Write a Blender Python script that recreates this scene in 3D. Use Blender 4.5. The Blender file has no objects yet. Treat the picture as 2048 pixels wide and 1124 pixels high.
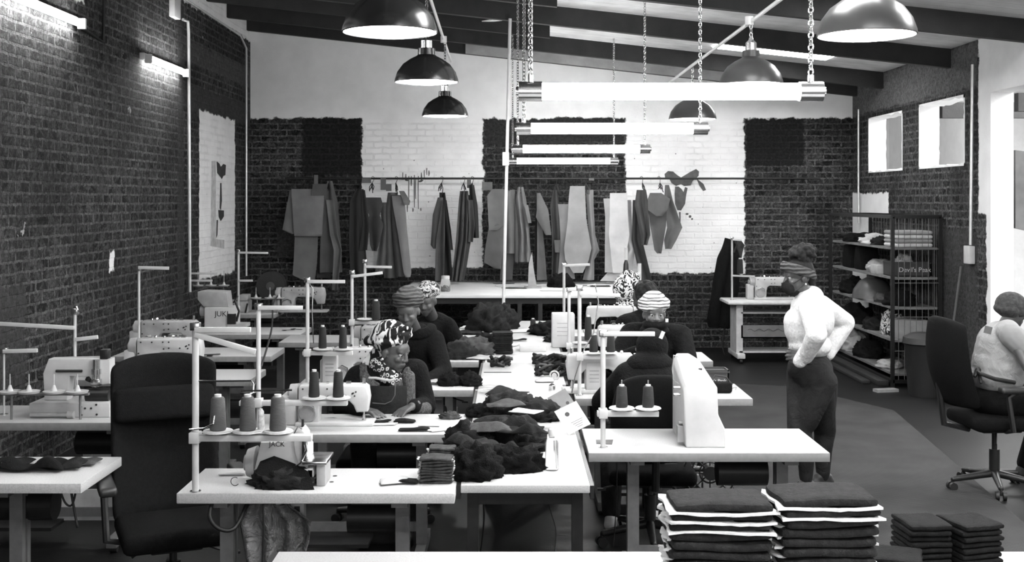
import bpy, bmesh, math, random
from mathutils import Vector, Matrix, noise
R = random.Random(7)
PI = math.pi
scene = bpy.context.scene
COL = scene.collection

# ---------- camera, world, light, exposure ----------
F, H, CX, CY = 2300.0, 2.0, 1024.0, 400.0      # focal length in pixels, eye height, horizon
cam_d = bpy.data.cameras.new('camera'); cam = bpy.data.objects.new('camera', cam_d); COL.objects.link(cam)
cam.location = (0, 0, H); cam.rotation_euler = (PI/2, 0, 0)
cam_d.sensor_width = 36; cam_d.lens = F/2048*36; cam_d.shift_y = -(562-CY)/2048; cam_d.clip_end = 100
scene.camera = cam
scene.view_settings.view_transform = 'Standard'; scene.view_settings.look = 'None'
scene.view_settings.gamma = 1; scene.view_settings.use_curve_mapping = False
scene.view_settings.exposure = 1.22
w = bpy.data.worlds.new('world'); scene.world = w; w.use_nodes = True
w.node_tree.nodes['Background'].inputs[0].default_value = (.9, .9, .9, 1)
w.node_tree.nodes['Background'].inputs[1].default_value = 0.22

def area(name, loc, sx, sy, power, rot=(0, 0, 0)):
    l = bpy.data.lights.new(name, 'AREA'); l.shape = 'RECTANGLE'; l.size = sx; l.size_y = sy; l.energy = power
    o = bpy.data.objects.new(name, l); COL.objects.link(o); o.location = loc; o.rotation_euler = rot
    return o
area('next_room_light', (6.6, 11.2, 3.75), 2.5, 7.0, 420)
area('front_fill', (0.5, -3.2, 2.2), 5.0, 2.0, 55, (math.radians(80), 0, 0))  # added fill light behind the camera
TUBE_E, SKY_E, PEND_W = 36.0, 9.0, 17.0

# ---------- helpers ----------
def P(x, y, D): return Vector(((x-CX)*D/F, D, H-(y-CY)*D/F))
def T(x, y, z=.75):
    D = F*(H-z)/(y-CY); return Vector(((x-CX)*D/F, D, z))
def XX(x, D): return (x-CX)*D/F
def ZZ(y, D): return H-(y-CY)*D/F
V = Vector
UP = V((0, 0, 1))

class MB:
    def __init__(s): s.bm = bmesh.new()
    def box(s, x0, x1, y0, y1, z0, z1, bev=0, seg=2):
        return s.rbox(((x0+x1)/2, (y0+y1)/2, (z0+z1)/2), (abs(x1-x0), abs(y1-y0), abs(z1-z0)), None, bev, seg)
    def rbox(s, c, d, rot=None, bev=0, seg=2):
        m = Matrix.Translation(V(c)) @ (rot.to_4x4() if rot is not None else Matrix()) @ Matrix.Diagonal((d[0], d[1], d[2], 1))
        r = bmesh.ops.create_cube(s.bm, size=1, matrix=m)
        if bev:
            es = {e for v in r['verts'] for e in v.link_edges}
            bmesh.ops.bevel(s.bm, geom=list(es), offset=bev, segments=seg, affect='EDGES', profile=.5)
        return s
    def cyl(s, p0, p1, r0, r1=None, n=12):
        p0, p1 = V(p0), V(p1); r1 = r0 if r1 is None else r1
        d = p1-p0; L = d.length
        if L < 1e-6: return s
        q = d.to_track_quat('Z', 'Y').to_matrix().to_4x4()
        A, B = [], []; ax, ay = q.col[0].xyz, q.col[1].xyz
        for k in range(n):
            v = ax*math.cos(2*PI*k/n)+ay*math.sin(2*PI*k/n); A.append(s.bm.verts.new(p0+v*max(r0, 1e-4))); B.append(s.bm.verts.new(p1+v*max(r1, 1e-4)))
        for k in range(n): s.bm.faces.new((A[k], A[(k+1) % n], B[(k+1) % n], B[k]))
        s.bm.faces.new(A[::-1]); s.bm.faces.new(B); return s
    def ell(s, c, r, rot=None, u=16, v=10):
        m = Matrix.Translation(V(c)) @ (rot.to_4x4() if rot is not None else Matrix()) @ Matrix.Diagonal((r[0], r[1], r[2], 1))
        top = s.bm.verts.new(m @ V((0, 0, 1))); bot = s.bm.verts.new(m @ V((0, 0, -1))); rings = []
        for i in range(1, v):
            a = PI*i/v; rings.append([s.bm.verts.new(m @ V((math.sin(a)*math.cos(2*PI*k/u), math.sin(a)*math.sin(2*PI*k/u), math.cos(a)))) for k in range(u)])
        for k in range(u): s.bm.faces.new((top, rings[0][k], rings[0][(k+1) % u])); s.bm.faces.new((bot, rings[-1][(k+1) % u], rings[-1][k]))
        for A, B in zip(rings, rings[1:]):
            for k in range(u): s.bm.faces.new((A[k], B[k], B[(k+1) % u], A[(k+1) % u]))
        return s
    def cap(s, p0, p1, r0, r1=None, n=12):
        r1 = r0 if r1 is None else r1
        s.cyl(p0, p1, r0, r1, n); s.ell(p0, (r0,)*3, None, n, 8); s.ell(p1, (r1,)*3, None, n, 8); return s
    def tube(s, pts, r, n=8):
        pts = [V(p) for p in pts]; rings = []
        prev = None
        for i, p in enumerate(pts):
            d = (pts[min(i+1, len(pts)-1)]-pts[max(i-1, 0)]).normalized()
            if prev is None: a = d.orthogonal().normalized()
            else:
                a = prev-d*prev.dot(d); a = a.normalized() if a.length > 1e-6 else d.orthogonal().normalized()
            prev = a; b = d.cross(a)
            rings.append([s.bm.verts.new(p+(a*math.cos(t)+b*math.sin(t))*r) for t in [2*PI*k/n for k in range(n)]])
        for A, B in zip(rings, rings[1:]):
            for k in range(n): s.bm.faces.new((A[k], A[(k+1) % n], B[(k+1) % n], B[k]))
        s.bm.faces.new(rings[0][::-1]); s.bm.faces.new(rings[-1]); return s
    def lathe(s, prof, c=(0, 0, 0), n=24, closed=False):
        c = V(c); rings = []
        for r, z in prof:
            rings.append([s.bm.verts.new(c+V((max(r, 1e-4)*math.cos(2*PI*k/n), max(r, 1e-4)*math.sin(2*PI*k/n), z))) for k in range(n)])
        pr = list(zip(rings, rings[1:]))
        if closed: pr.append((rings[-1], rings[0]))
        for A, B in pr:
            for k in range(n): s.bm.faces.new((A[k], A[(k+1) % n], B[(k+1) % n], B[k]))
        if not closed: s.bm.faces.new(rings[0][::-1]); s.bm.faces.new(rings[-1])
        return s
    def prism(s, poly, y0, y1, plane='xz', bev=0):
        f = {'xz': lambda a, b, d: (a, d, b), 'xy': lambda a, b, d: (a, b, d), 'yz': lambda a, b, d: (d, a, b)}[plane]
        A = [s.bm.verts.new(f(a, b, y0)) for a, b in poly]; B = [s.bm.verts.new(f(a, b, y1)) for a, b in poly]
        n = len(poly); fs = [s.bm.faces.new(A), s.bm.faces.new(B[::-1])]
        for k in range(n): fs.append(s.bm.faces.new((A[k], B[k], B[(k+1) % n], A[(k+1) % n])))
        bmesh.ops.recalc_face_normals(s.bm, faces=fs)
        if bev:
            es = {e for f_ in fs[:2] for e in f_.edges}
            bmesh.ops.bevel(s.bm, geom=list(es), offset=bev, segments=2, affect='EDGES', profile=.5)
        return s
    def grid(s, pts, th, dirv=None):
        """closed thick sheet from a grid of points; th along the normal dirv (or vertex normals if None)"""
        nr, nc = len(pts), len(pts[0])
        def nrm(i, j):
            if dirv is not None: return dirv
            a = V(pts[min(i+1, nr-1)][j])-V(pts[max(i-1, 0)][j]); b = V(pts[i][min(j+1, nc-1)])-V(pts[i][max(j-1, 0)])
            n = a.cross(b); return n.normalized() if n.length > 1e-9 else UP
        A = [[s.bm.verts.new(V(p)) for p in row] for row in pts]
        B = [[s.bm.verts.new(V(pts[i][j])+nrm(i, j)*th) for j in range(nc)] for i in range(nr)]
        fs = []
        for i in range(nr-1):
            for j in range(nc-1):
                fs.append(s.bm.faces.new((A[i][j], A[i][j+1], A[i+1][j+1], A[i+1][j])))
                fs.append(s.bm.faces.new((B[i][j], B[i+1][j], B[i+1][j+1], B[i][j+1])))
        for i in range(nr-1):
            fs.append(s.bm.faces.new((A[i][0], A[i+1][0], B[i+1][0], B[i][0])))
            fs.append(s.bm.faces.new((A[i][-1], B[i][-1], B[i+1][-1], A[i+1][-1])))
        for j in range(nc-1):
            fs.append(s.bm.faces.new((A[0][j], B[0][j], B[0][j+1], A[0][j+1])))
            fs.append(s.bm.faces.new((A[-1][j], A[-1][j+1], B[-1][j+1], B[-1][j])))
        bmesh.ops.recalc_face_normals(s.bm, faces=fs); return s
    def chain(s, p0, p1, link=.036, r=.0035, w=.011):
        p0, p1 = V(p0), V(p1); n = max(2, int((p1-p0).length/(link*.72))); d = (p1-p0).normalized()
        a = d.orthogonal().normalized(); b = d.cross(a)
        for i in range(n):
            c = p0.lerp(p1, (i+.5)/n); e = a if i % 2 else b; pts = []
            for k in range(10):
                t = 2*PI*k/10; pts.append(c+e*math.cos(t)*w+d*math.sin(t)*link*.5)
            rings = []
            for k in range(10):
                dd = (pts[(k+1) % 10]-pts[k-1]).normalized(); o = d.cross(e).normalized(); q = dd.cross(o)
                rings.append([s.bm.verts.new(pts[k]+(o*math.cos(t)+q*math.sin(t))*r) for t in [2*PI*m/5 for m in range(5)]])
            for k in range(10):
                A, B = rings[k], rings[(k+1) % 10]
                for m in range(5): s.bm.faces.new((A[m], A[(m+1) % 5], B[(m+1) % 5], B[m]))
        return s
    def build(s, name, mat, parent=None, world=False, angle=40, remesh=0, smooth=0, subsurf=0):
        if world and parent is not None:
            q = parent; off = V((0, 0, 0))
            while q is not None: off += q.location; q = q.parent
            bmesh.ops.translate(s.bm, verts=s.bm.verts, vec=-off)
        me = bpy.data.meshes.new(name); s.bm.normal_update(); s.bm.to_mesh(me); s.bm.free()
        me.polygons.foreach_set('use_smooth', [True]*len(me.polygons))
        if not remesh: me.set_sharp_from_angle(angle=math.radians(angle))
        me.materials.append(mat)
        o = bpy.data.objects.new(name, me); COL.objects.link(o)
        if parent is not None: o.parent = parent
        if remesh:
            m = o.modifiers.new('r', 'REMESH'); m.mode = 'VOXEL'; m.voxel_size = remesh; m.use_smooth_shade = True
            if smooth: k = o.modifiers.new('s', 'SMOOTH'); k.iterations = smooth; k.factor = .5
        if subsurf: k = o.modifiers.new('ss', 'SUBSURF'); k.levels = subsurf; k.render_levels = subsurf
        return o

def tag(o, label=None, cat=None, group=None, kind=None):
    if label: o['label'] = label
    if cat: o['category'] = cat
    if group: o['group'] = group
    if kind: o['kind'] = kind
    return o
def thing(name, loc, label, cat, group=None, rz=0):
    o = bpy.data.objects.new(name, None); COL.objects.link(o); o.empty_display_size = .05
    o.location = loc; o.rotation_euler = (0, 0, rz); return tag(o, label, cat, group)
def one(mb, name, mat, label, cat, group=None, loc=None, rz=0, **k):
    o = mb.build(name, mat, **k)
    if loc is not None: o.location = loc; o.rotation_euler.z = rz
    return tag(o, label, cat, group)
def struct(mb, name, mat, **k): return tag(mb.build(name, mat, **k), kind='structure')
def copy_tree(o, parent=None):
    c = o.copy(); COL.objects.link(c)
    if parent is not None: c.parent = parent
    for ch in [x for x in KIDS(o)]: copy_tree(ch, c)
    return c
def KIDS(o): return [x for x in bpy.data.objects if x.parent == o]
def dup(o, loc, rz=0, label=None, scale=None, group=None):
    c = copy_tree(o); c.location = loc; c.rotation_euler.z = rz
    if label: c['label'] = label
    if group: c['group'] = group
    if scale: c.scale = scale
    return c

# ---------- materials ----------
MC = {}
class NT:
    def __init__(s, name):
        s.m = bpy.data.materials.new(name); s.m.use_nodes = True; s.t = s.m.node_tree; s.b = s.t.nodes['Principled BSDF']
        s.tc = s.t.nodes.new('ShaderNodeTexCoord')
    def n(s, typ, **k):
        q = s.t.nodes.new(typ)
        for a, b in k.items(): setattr(q, a, b)
        return q
    def link(s, a, b): s.t.links.new(a, b)
    def val(s, sock, v):
        if hasattr(v, 'node'): s.link(v, sock)
        else: sock.default_value = v
    def math(s, op, a, b=0.0, c=None, clamp=False):
        q = s.n('ShaderNodeMath', operation=op); q.use_clamp = clamp
        s.val(q.inputs[0], a); s.val(q.inputs[1], b)
        if c is not None: s.val(q.inputs[2], c)
        return q.outputs[0]
    def obj(s): return s.tc.outputs['Object']
    def noise(s, scale, detail=4, vec=None, rough=.55, dist=0):
        q = s.n('ShaderNodeTexNoise'); q.inputs['Scale'].default_value = scale; q.inputs['Detail'].default_value = detail
        q.inputs['Roughness'].default_value = rough; q.inputs['Distortion'].default_value = dist
        s.link(vec if vec is not None else s.obj(), q.inputs['Vector']); return q.outputs[0]
    def ramp(s, f, stops, interp='LINEAR'):
        q = s.n('ShaderNodeValToRGB'); q.color_ramp.interpolation = interp; cr = q.color_ramp
        while len(cr.elements) < len(stops): cr.elements.new(.5)
        for e, (p, v) in zip(cr.elements, stops): e.position = p; e.color = (v, v, v, 1)
        s.link(f, q.inputs[0]); return q.outputs[0]
    def mix(s, f, a, b):
        return s.math('ADD', s.math('MULTIPLY', a, s.math('SUBTRACT', 1.0, f)), s.math('MULTIPLY', b, f))
    def bump(s, h, strength=.3, dist=.01):
        q = s.n('ShaderNodeBump'); q.inputs['Strength'].default_value = strength; q.inputs['Distance'].default_value = dist
        s.link(h, q.inputs['Height']); s.link(q.outputs[0], s.b.inputs['Normal'])
    def fin(s, col, rough=.6, metal=0, spec=.5):
        s.val(s.b.inputs['Base Color'], col if hasattr(col, 'node') else (col, col, col, 1)); s.val(s.b.inputs['Roughness'], rough); s.b.inputs['Metallic'].default_value = metal
        s.b.inputs['Specular IOR Level'].default_value = spec; return s.m

def M(v, rough=.6, metal=0, var=.18, scale=9, bump=0, bs=120, spec=.5, name=None):
    key = (v, rough, metal, var, scale, bump, bs, spec)
    if key in MC: return MC[key]
    t = NT(name or 'grey_%03d' % round(v*1000))
    n = t.noise(scale, 5)
    col = t.ramp(n, [(.3, v*(1-var)), (.7, min(1, v*(1+var)))])
    if bump: t.bump(t.noise(bs, 3), bump, .004)
    MC[key] = t.fin(col, rough, metal, spec); return MC[key]
def EM(v, name):
    t = NT(name); t.b.inputs['Base Color'].default_value = (.9, .9, .9, 1)
    t.b.inputs['Emission Color'].default_value = (1, 1, 1, 1); t.b.inputs['Emission Strength'].default_value = v; return t.m

def rect_d(t, a, b, a0, a1, b0, b1):
    d = t.math('MINIMUM', t.math('SUBTRACT', a, a0), t.math('SUBTRACT', a1, a))
    return t.math('MINIMUM', d, t.math('MINIMUM', t.math('SUBTRACT', b, b0), t.math('SUBTRACT', b1, b)))
def brick(name, axis, whites, greys=(), spots=True, smear=.5, rub=.5, smooth_z=99):
    """brick wall in plane (axis, z); whites: painted patches (a0,a1,z0,z1) with ragged edges"""
    t = NT(name)
    sx = t.n('ShaderNodeSeparateXYZ'); t.link(t.obj(), sx.inputs[0])
    a = sx.outputs['X' if axis == 'x' else 'Y']; z = sx.outputs['Z']
    nz = t.noise(3.0, 4); wob = t.math('MULTIPLY', t.math('SUBTRACT', t.noise(14, 5, rough=.7), .5), .05)
    cb = t.n('ShaderNodeCombineXYZ'); t.link(t.math('ADD', a, wob), cb.inputs[0]); t.link(t.math('ADD', z, t.math('MULTIPLY', wob, .8)), cb.inputs[1])
    br = t.n('ShaderNodeTexBrick'); t.link(cb.outputs[0], br.inputs['Vector'])
    for k, v in (('Scale', 1.0), ('Mortar Size', .013), ('Mortar Smooth', .35), ('Bias', 0.0), ('Brick Width', .235), ('Row Height', .082)): br.inputs[k].default_value = v
    br.inputs['Color1'].default_value = (.002,)*3+(1,); br.inputs['Color2'].default_value = (.035,)*3+(1,); br.inputs['Mortar'].default_value = (.17,)*3+(1,)
    rg = t.n('ShaderNodeRGBToBW'); t.link(br.outputs['Color'], rg.inputs[0])
    fine = t.noise(30, 7, rough=.85)
    base = t.math('MULTIPLY', rg.outputs[0], t.ramp(fine, [(.38, .08), (.62, 1.7)]))
    # mortar rubbed over the brick faces
    rubm = t.math('MULTIPLY', t.ramp(t.noise(9, 8, rough=.88, dist=.8), [(.46, 0), (.54, 1)]), smear)
    base = t.mix(rubm, base, t.ramp(fine, [(.38, .015), (.64, .19)]))
    dk = t.ramp(t.noise(1.1, 4), [(.4, 1-rub), (.6, 1.0)]); base = t.math('MULTIPLY', base, dk)
    edge = t.math('MULTIPLY', t.math('SUBTRACT', t.noise(7, 6, rough=.7), .5), .16)
    for g in greys:
        d = t.math('ADD', rect_d(t, a, z, *g[:4]), edge); m = t.math('MULTIPLY', d, 40.0, clamp=True)
        base = t.mix(t.math('MULTIPLY', m, .88), base, t.math('MULTIPLY', t.ramp(fine, [(.38, .45), (.62, 1.6)]), g[4]))
    mask = None
    for wr in whites:
        d = t.math('ADD', rect_d(t, a, z, *wr), edge)
        mask = d if mask is None else t.math('MAXIMUM', mask, d)
    if spots:
        sp = t.ramp(t.noise(2.7, 5, rough=.65), [(.70, 0), (.72, 1)]); base = t.mix(t.math('MULTIPLY', sp, .8), base, .6)
    if mask is not None:
        m = t.math('MULTIPLY', mask, 60.0, clamp=True)
        vor = t.n('ShaderNodeTexVoronoi'); vor.inputs['Scale'].default_value = 5.5; t.link(t.obj(), vor.inputs['Vector'])
        chips = t.math('MULTIPLY', t.ramp(vor.outputs['Distance'], [(.035, 1), (.05, 0)]), .8)
        lines = t.math('MULTIPLY', t.math('MULTIPLY', br.outputs['Fac'], t.ramp(t.noise(1.7, 3), [(.5, 0), (.62, 1)])), .12)
        below = t.math('LESS_THAN', z, smooth_z); chips = t.math('MULTIPLY', chips, below); lines = t.math('MULTIPLY', lines, below)
        white = t.math('MULTIPLY', t.ramp(t.noise(3.5, 5), [(.3, .80), (.7, .9)]), t.math('SUBTRACT', 1.0, t.math('MAXIMUM', chips, lines)))
        col = t.mix(m, base, white)
    else: col = base
    hb = t.math('MULTIPLY', t.math('SUBTRACT', 1.0, br.outputs['Fac']), .6)
    if mask is not None: hb = t.math('MULTIPLY', hb, t.math('LESS_THAN', z, smooth_z))
    h = t.math('ADD', hb, t.math('MULTIPLY', fine, .7))
    if mask is not None: h = t.mix(t.math('MULTIPLY', m, .8), h, .8)
    t.bump(h, 1.0, .03)
    return t.fin(col, .85, 0, .25)

WHITE = M(.82, .45, var=.06, scale=5, name='white_laminate')
def laminate():
    t = NT('speckled_laminate'); n = t.noise(160, 2)
    sc = t.ramp(t.noise(6, 6, rough=.7, dist=1.5), [(.66, 0), (.7, .25)])
    col = t.mix(sc, t.ramp(n, [(.35, .37), (.6, .46)]), .15); return t.fin(col, .38)
LAM = laminate()
EDGE = M(.20, .6, var=.1, scale=30, name='shaded_table_edge')
STEEL = M(.16, .42, .3, .15, 20, name='painted_steel')
CHROME = M(.6, .22, 1, .06, 20, name='chrome')
PALE = M(.46, .4, 0, .07, 14, name='cream_enamel')
PALE2 = M(.30, .5, 0, .15, 14, name='worn_enamel')
BLACK = M(.007, .55, 0, .3, 20, name='black_plastic')
DARKM = M(.018, .4, .3, .2, 20, name='dark_metal')
DARKF = M(.005, .95, 0, .45, 30, .8, 150, .15, name='black_fabric')
DARKF2 = M(.011, .95, 0, .5, 22, .8, 150, .2, name='charcoal_fabric')
MIDF = M(.045, .95, 0, .45, 16, .6, 150, .2, name='grey_fabric')
CHAIRF = M(.0035, .95, 0, .3, 60, .8, 300, .12, name='chair_fabric')
PAPER = M(.52, .8, 0, .06, 12, name='paper')
SKIN = M(.058, .42, 0, .2, 14, .12, 260, .45, name='dark_skin')
SKIN2 = M(.095, .42, 0, .2, 14, .12, 260, .45, name='brown_skin')
WOODW = M(.36, .8, 0, .25, 6, .4, 60, name='worn_wood')
WOODD = M(.014, .75, 0, .4, 5, .5, 40, name='dark_beam')
# ---------- setting ----------
def zb(x): return 3.889-.108*x          # underside of the roof beams
def floor_mat():
    t = NT('painted_floor'); n = t.noise(2.2, 6, rough=.7); s = t.ramp(t.noise(5, 7, rough=.8, dist=2), [(.58, 0), (.66, .5)])
    c = t.mix(s, t.ramp(n, [(.3, .003), (.7, .009)]), .02); t.bump(t.noise(60, 3), .25, .004)
    return t.fin(c, .5, 0, .28)
def mat_carpet():
    t = NT('ribbed_mat'); sx = t.n('ShaderNodeSeparateXYZ'); t.link(t.obj(), sx.inputs[0])
    u = t.math('SINE', t.math('MULTIPLY', t.math('ADD', sx.outputs[0], sx.outputs[1]), 210.0))
    v = t.math('SINE', t.math('MULTIPLY', t.math('SUBTRACT', sx.outputs[0], sx.outputs[1]), 130.0))
    h = t.math('MULTIPLY', t.math('ADD', t.math('MULTIPLY', u, v), 1.0), .5)
    c = t.math('MULTIPLY', t.ramp(t.noise(2.5, 5), [(.3, .020), (.7, .036)]), t.math('ADD', t.math('MULTIPLY', h, .7), .6)); t.bump(h, .5, .004)
    return t.fin(c, .9, 0, .2)
struct(MB().box(-3.8, 9, -5, 15.9, -.1, 0), 'floor', floor_mat())
m = MB()
m.prism([(.9, -4), (4.1, -4), (3.1, 6.6), (3.62, 10.9), (3.0, 12.3), (1.9, 12.6), (1.3, 5)], .001, .007, 'xy')
one(m, 'floor_mat', mat_carpet(), 'grey ribbed floor mat running down the right aisle under the standing person', 'mat')
BW = brick('brick_back_wall', 'x', [(-9, 9, 3.1, 9), (-2.04, -.387, 1.08, 3.3), (1.53, 3.16, 1.0, 3.3)],
           [(-2.86, -2.04, 2.32, 3.3, .012), (3.16, 3.97, 2.45, 3.3, .012), (-.387, 1.53, 2.75, 3.3, .03), (-3.2, -2.75, 1.2, 1.75, .055)], smear=.75, smooth_z=3.05)
LW = brick('brick_left_wall', 'y', [(-9, 19, 4.14, 9), (13.04, 14.74, 1.08, 3.03), (10.13, 10.27, 1.36, 1.56), (-9, 9.55, 3.62, 3.9)],
           [(12.45, 16, 3.5, 3.78, .09), (12.45, 16, 2.98, 3.3, .06), (5, 8.4, .6, 1.4, .06), (12.2, 12.45, .6, 4.1, .05)], smear=.9)
RW = brick('brick_right_wall', 'y', [(-9, 11.4, 1.86, 9), (-9, 11.2, -1, 9), (14.1, 15.8, 1.78, 2.1), (14.75, 15.8, .3, 2.0)],
           [(11.4, 16, 3.12, 3.6, .15), (11.4, 14.2, .2, 1.7, .055)], spots=False, smear=.9, smooth_z=-5)
struct(MB().box(-3.8, 4.9, 15.6, 15.9, -.1, 5), 'wall_back', BW)
struct(MB().box(-3.8, -3.55, -5, 15.7, -.1, 5), 'wall_left', LW)
# right wall with two openings and the doorway, pieces joined in one mesh
m = MB()
X0, X1 = 4.62, 4.84
def hole_wall(m, ys, holes):
    for a, b in zip(ys, ys[1:]):
        hs = sorted([(h[2], h[3]) for h in holes if h[0] <= a+1e-6 and h[1] >= b-1e-6])
        z = -.1
        for lo, hi in hs:
            if lo > z: m.box(X0, X1, a, b, z, lo)
            z = hi
        m.box(X0, X1, a, b, z, 3.75)
hole_wall(m, [-5, 7.0, 11.1, 11.73, 13.05, 13.6, 14.9, 15.7], [(7.0, 11.1, -.1, 3.04), (11.73, 13.05, 2.35, 3.08), (13.6, 14.9, 2.35, 3.06)])
bmesh.ops.remove_doubles(m.bm, verts=m.bm.verts, dist=.0005)
struct(m, 'wall_right', RW)
REV = M(.85, .8, 0, .05, 6, .3, 30, name='white_plaster')
# ragged plastered reveals of the two openings
for k, (a, b, lo, hi) in enumerate([(11.73, 13.05, 2.35, 3.08), (13.6, 14.9, 2.35, 3.06)]):
    m = MB(); rr = random.Random(k)
    def rag(p, q, horizontal):
        n = 16; pts = []
        for i in range(n+1):
            t = i/n; u = p+(q-p)*t; pts.append((u, rr.uniform(.004, .035)))
        return pts
    for side in range(4):
        pr = rag(a, b, True) if side < 2 else rag(lo, hi, False)
        n = len(pr)
        if side == 0: poly = [(u, lo+d) for u, d in pr]+[(b, lo-.0), (a, lo-.0)]
        if side == 1: poly = [(u, hi-d) for u, d in pr]+[(b, hi), (a, hi)]
        if side == 2: poly = [(a+d, u) for u, d in pr]+[(a, hi), (a, lo)]
        if side == 3: poly = [(b-d, u) for u, d in pr]+[(b, hi), (b, lo)]
        m.prism(poly, X0-.004, X1, 'yz')
    struct(m, 'window_%d' % (k+1), REV)
# next room
struct(MB().box(8.6, 8.8, -5, 19, -.1, 5), 'wall_next_room', REV)
struct(MB().box(X1, 8.8, 18.6, 18.8, -.1, 5), 'wall_next_room_end', REV)
struct(MB().box(6.1, 6.25, 14.6, 18.6, -.1, 5), 'wall_next_room_partition', REV)
for k, (y0, z0) in enumerate([(11.9, 2.92), (14.0, 3.0)]):
    struct(MB().box(5.24, 8.6, y0, y0+.1, z0, z0+.19), 'trim_%d' % (30+k), WOODD)
m = MB()
m.prism([(5.34, 2.53), (8.55, 2.1), (8.55, 1.0), (5.34, 1.7)], 12.2, 12.24, 'xz')
one(m, 'hanging_banner', M(.10, .9, 0, .3, 3), 'dark grey cloth banner hanging in the room beyond the right doorway', 'banner')
# ceiling: dark boards left, white boards right, beams
def slope(m, xa, xb, ya, yb, lo, hi): m.prism([(xa, zb(xa)+lo), (xb, zb(xb)+lo), (xb, zb(xb)+hi), (xa, zb(xa)+hi)], ya, yb)
m = MB(); slope(m, -3.8, .44, -5, 15.9, .2, .26); struct(m, 'ceiling', WOODD)
skl = [(2.4, 3.75, 13.05, 13.75), (2.7, 3.5, 8.75, 9.6), (.75, 2.0, 5.3, 6.6), (2.6, 3.8, 5.3, 6.6), (.6, 2.4, 1.6, 3.0), (2.8, 4.0, 1.6, 3.0)]  # nearer ones are out of view, added to light the hall
def board_mat():
    t = NT('white_boards'); sx = t.n('ShaderNodeSeparateXYZ'); t.link(t.obj(), sx.inputs[0])
    f = t.math('FRACT', t.math('MULTIPLY', sx.outputs[1], 5.0)); g = t.ramp(f, [(.0, 0), (.05, 1)])
    return t.fin(t.mix(g, .12, t.ramp(t.noise(3, 5), [(.3, .5), (.7, .75)])), .7)
m = MB(); slope(m, .44, 4.9, -5, 15.9, .2, .26); struct(m, 'ceiling_right', board_mat())
SK = EM(SKY_E, 'skylight_glow')
for i, (a, b, c, d) in enumerate(skl):
    m = MB(); slope(m, a, b, c, d, .185, .199); o = struct(m, 'window_%d' % (10+i), SK)
for i, y in enumerate([15.38, 14.3, 12.1, 10.15, 8.2, 6.3, 4.3, 2.3]):
    m = MB(); slope(m, -3.55, 4.62, y, y+.085, -.0, .21)
    struct(m, 'trim_%d' % (i+1), WOODD)
for i, (y, xa, xb) in enumerate([(13.35, -3.55, .44), (11.2, -3.55, .44), (9.2, -3.55, .44)]):
    m = MB(); slope(m, xa, xb, y, y+.07, .04, .2); struct(m, 'trim_%d' % (12+i), WOODD)
# light plank along the head of the back wall, and white slanted slats beside the dark boards
m = MB(); slope(m, -.62, 3.0, 15.33, 15.37, .0, .17); struct(m, 'trim_16', M(.30, .8, 0, .2, 5, .3, 50))
for i, y in enumerate([8.5, 10.5, 12.45]):
    m = MB(); z0 = zb(0)+.18
    m.prism([(-.35, y+.9), (.35, y+.1), (.46, y+.1), (.46, y+.35), (-.3, y+.98)], z0, z0+.012, 'xy')
    struct(m, 'trim_%d' % (20+i), REV)
m = MB(); m.box(-3.5, 4.6, 15.57, 15.6, 3.09, 3.10); m.bm.free()
# ---------- wall pipes, boxes ----------
def pipe(name, pts, r, label, mat=None, cat='pipe'):
    return one(MB().tube(pts, r), name, mat or CHROMEP, label, cat)
CHROMEP = M(.62, .35, .4, .1, 12, name='galvanised_pipe')
pipe('conduit_pipe', [(-3.52, 12.3, 3.93), (-3.50, 12.42, 3.93), (-3.5, 12.45, 3.8), (-3.5, 12.5, 1.0)], .016, 'pale vertical pipe on the left brick wall, left of the tall white panel')
pipe('conduit_pipe', [(-3.52, 9.3, 4.2), (-3.52, 14.9, 4.13), (-3.5, 15.15, 4.0), (-3.5, 15.15, 1.0)], .014, 'thin pipe running down the left wall close to the far corner')
pipe('conduit_pipe', [(-3.52, 9.3, 3.42), (-3.52, 9.9, 3.36), (-3.52, 9.95, 4.2)], .013, 'dark pipe rising between the two tubes on the left wall', DARKM)
pipe('conduit_pipe', [(4.58, 15.2, 3.2), (4.58, 15.2, 1.7)], .013, 'thin pale pipe down the right end of the brick wall by the far corner')
pipe('conduit_pipe', [(4.585, 11.45, 3.35), (4.585, 11.5, 1.55)], .016, 'pale pipe running down the right wall to the white socket box')
one(MB().box(4.56, 4.62, 11.47, 11.62, 1.36, 1.54, .008), 'socket_box', PAPER, 'small white socket box on the right brick wall', 'socket')
one(MB().box(-3.55, -3.49, 11.9, 12.12, 3.9, 4.12, .006), 'junction_box', PAPER, 'white junction box high on the left brick wall', 'junction box')
# centre drop pole with socket
pl = thing('service_pole', (-.11, 12.05, 0), 'slender white service pole rising at the far end of the centre table', 'pole')
MB().cyl((0, 0, .0), (.09, 0, 3.9), .017).build('pole', PAPER, pl)
MB().box(.01, .08, -.045, -.015, 2.36, 2.5, .006).build('switch_box', PAPER, pl)
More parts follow.
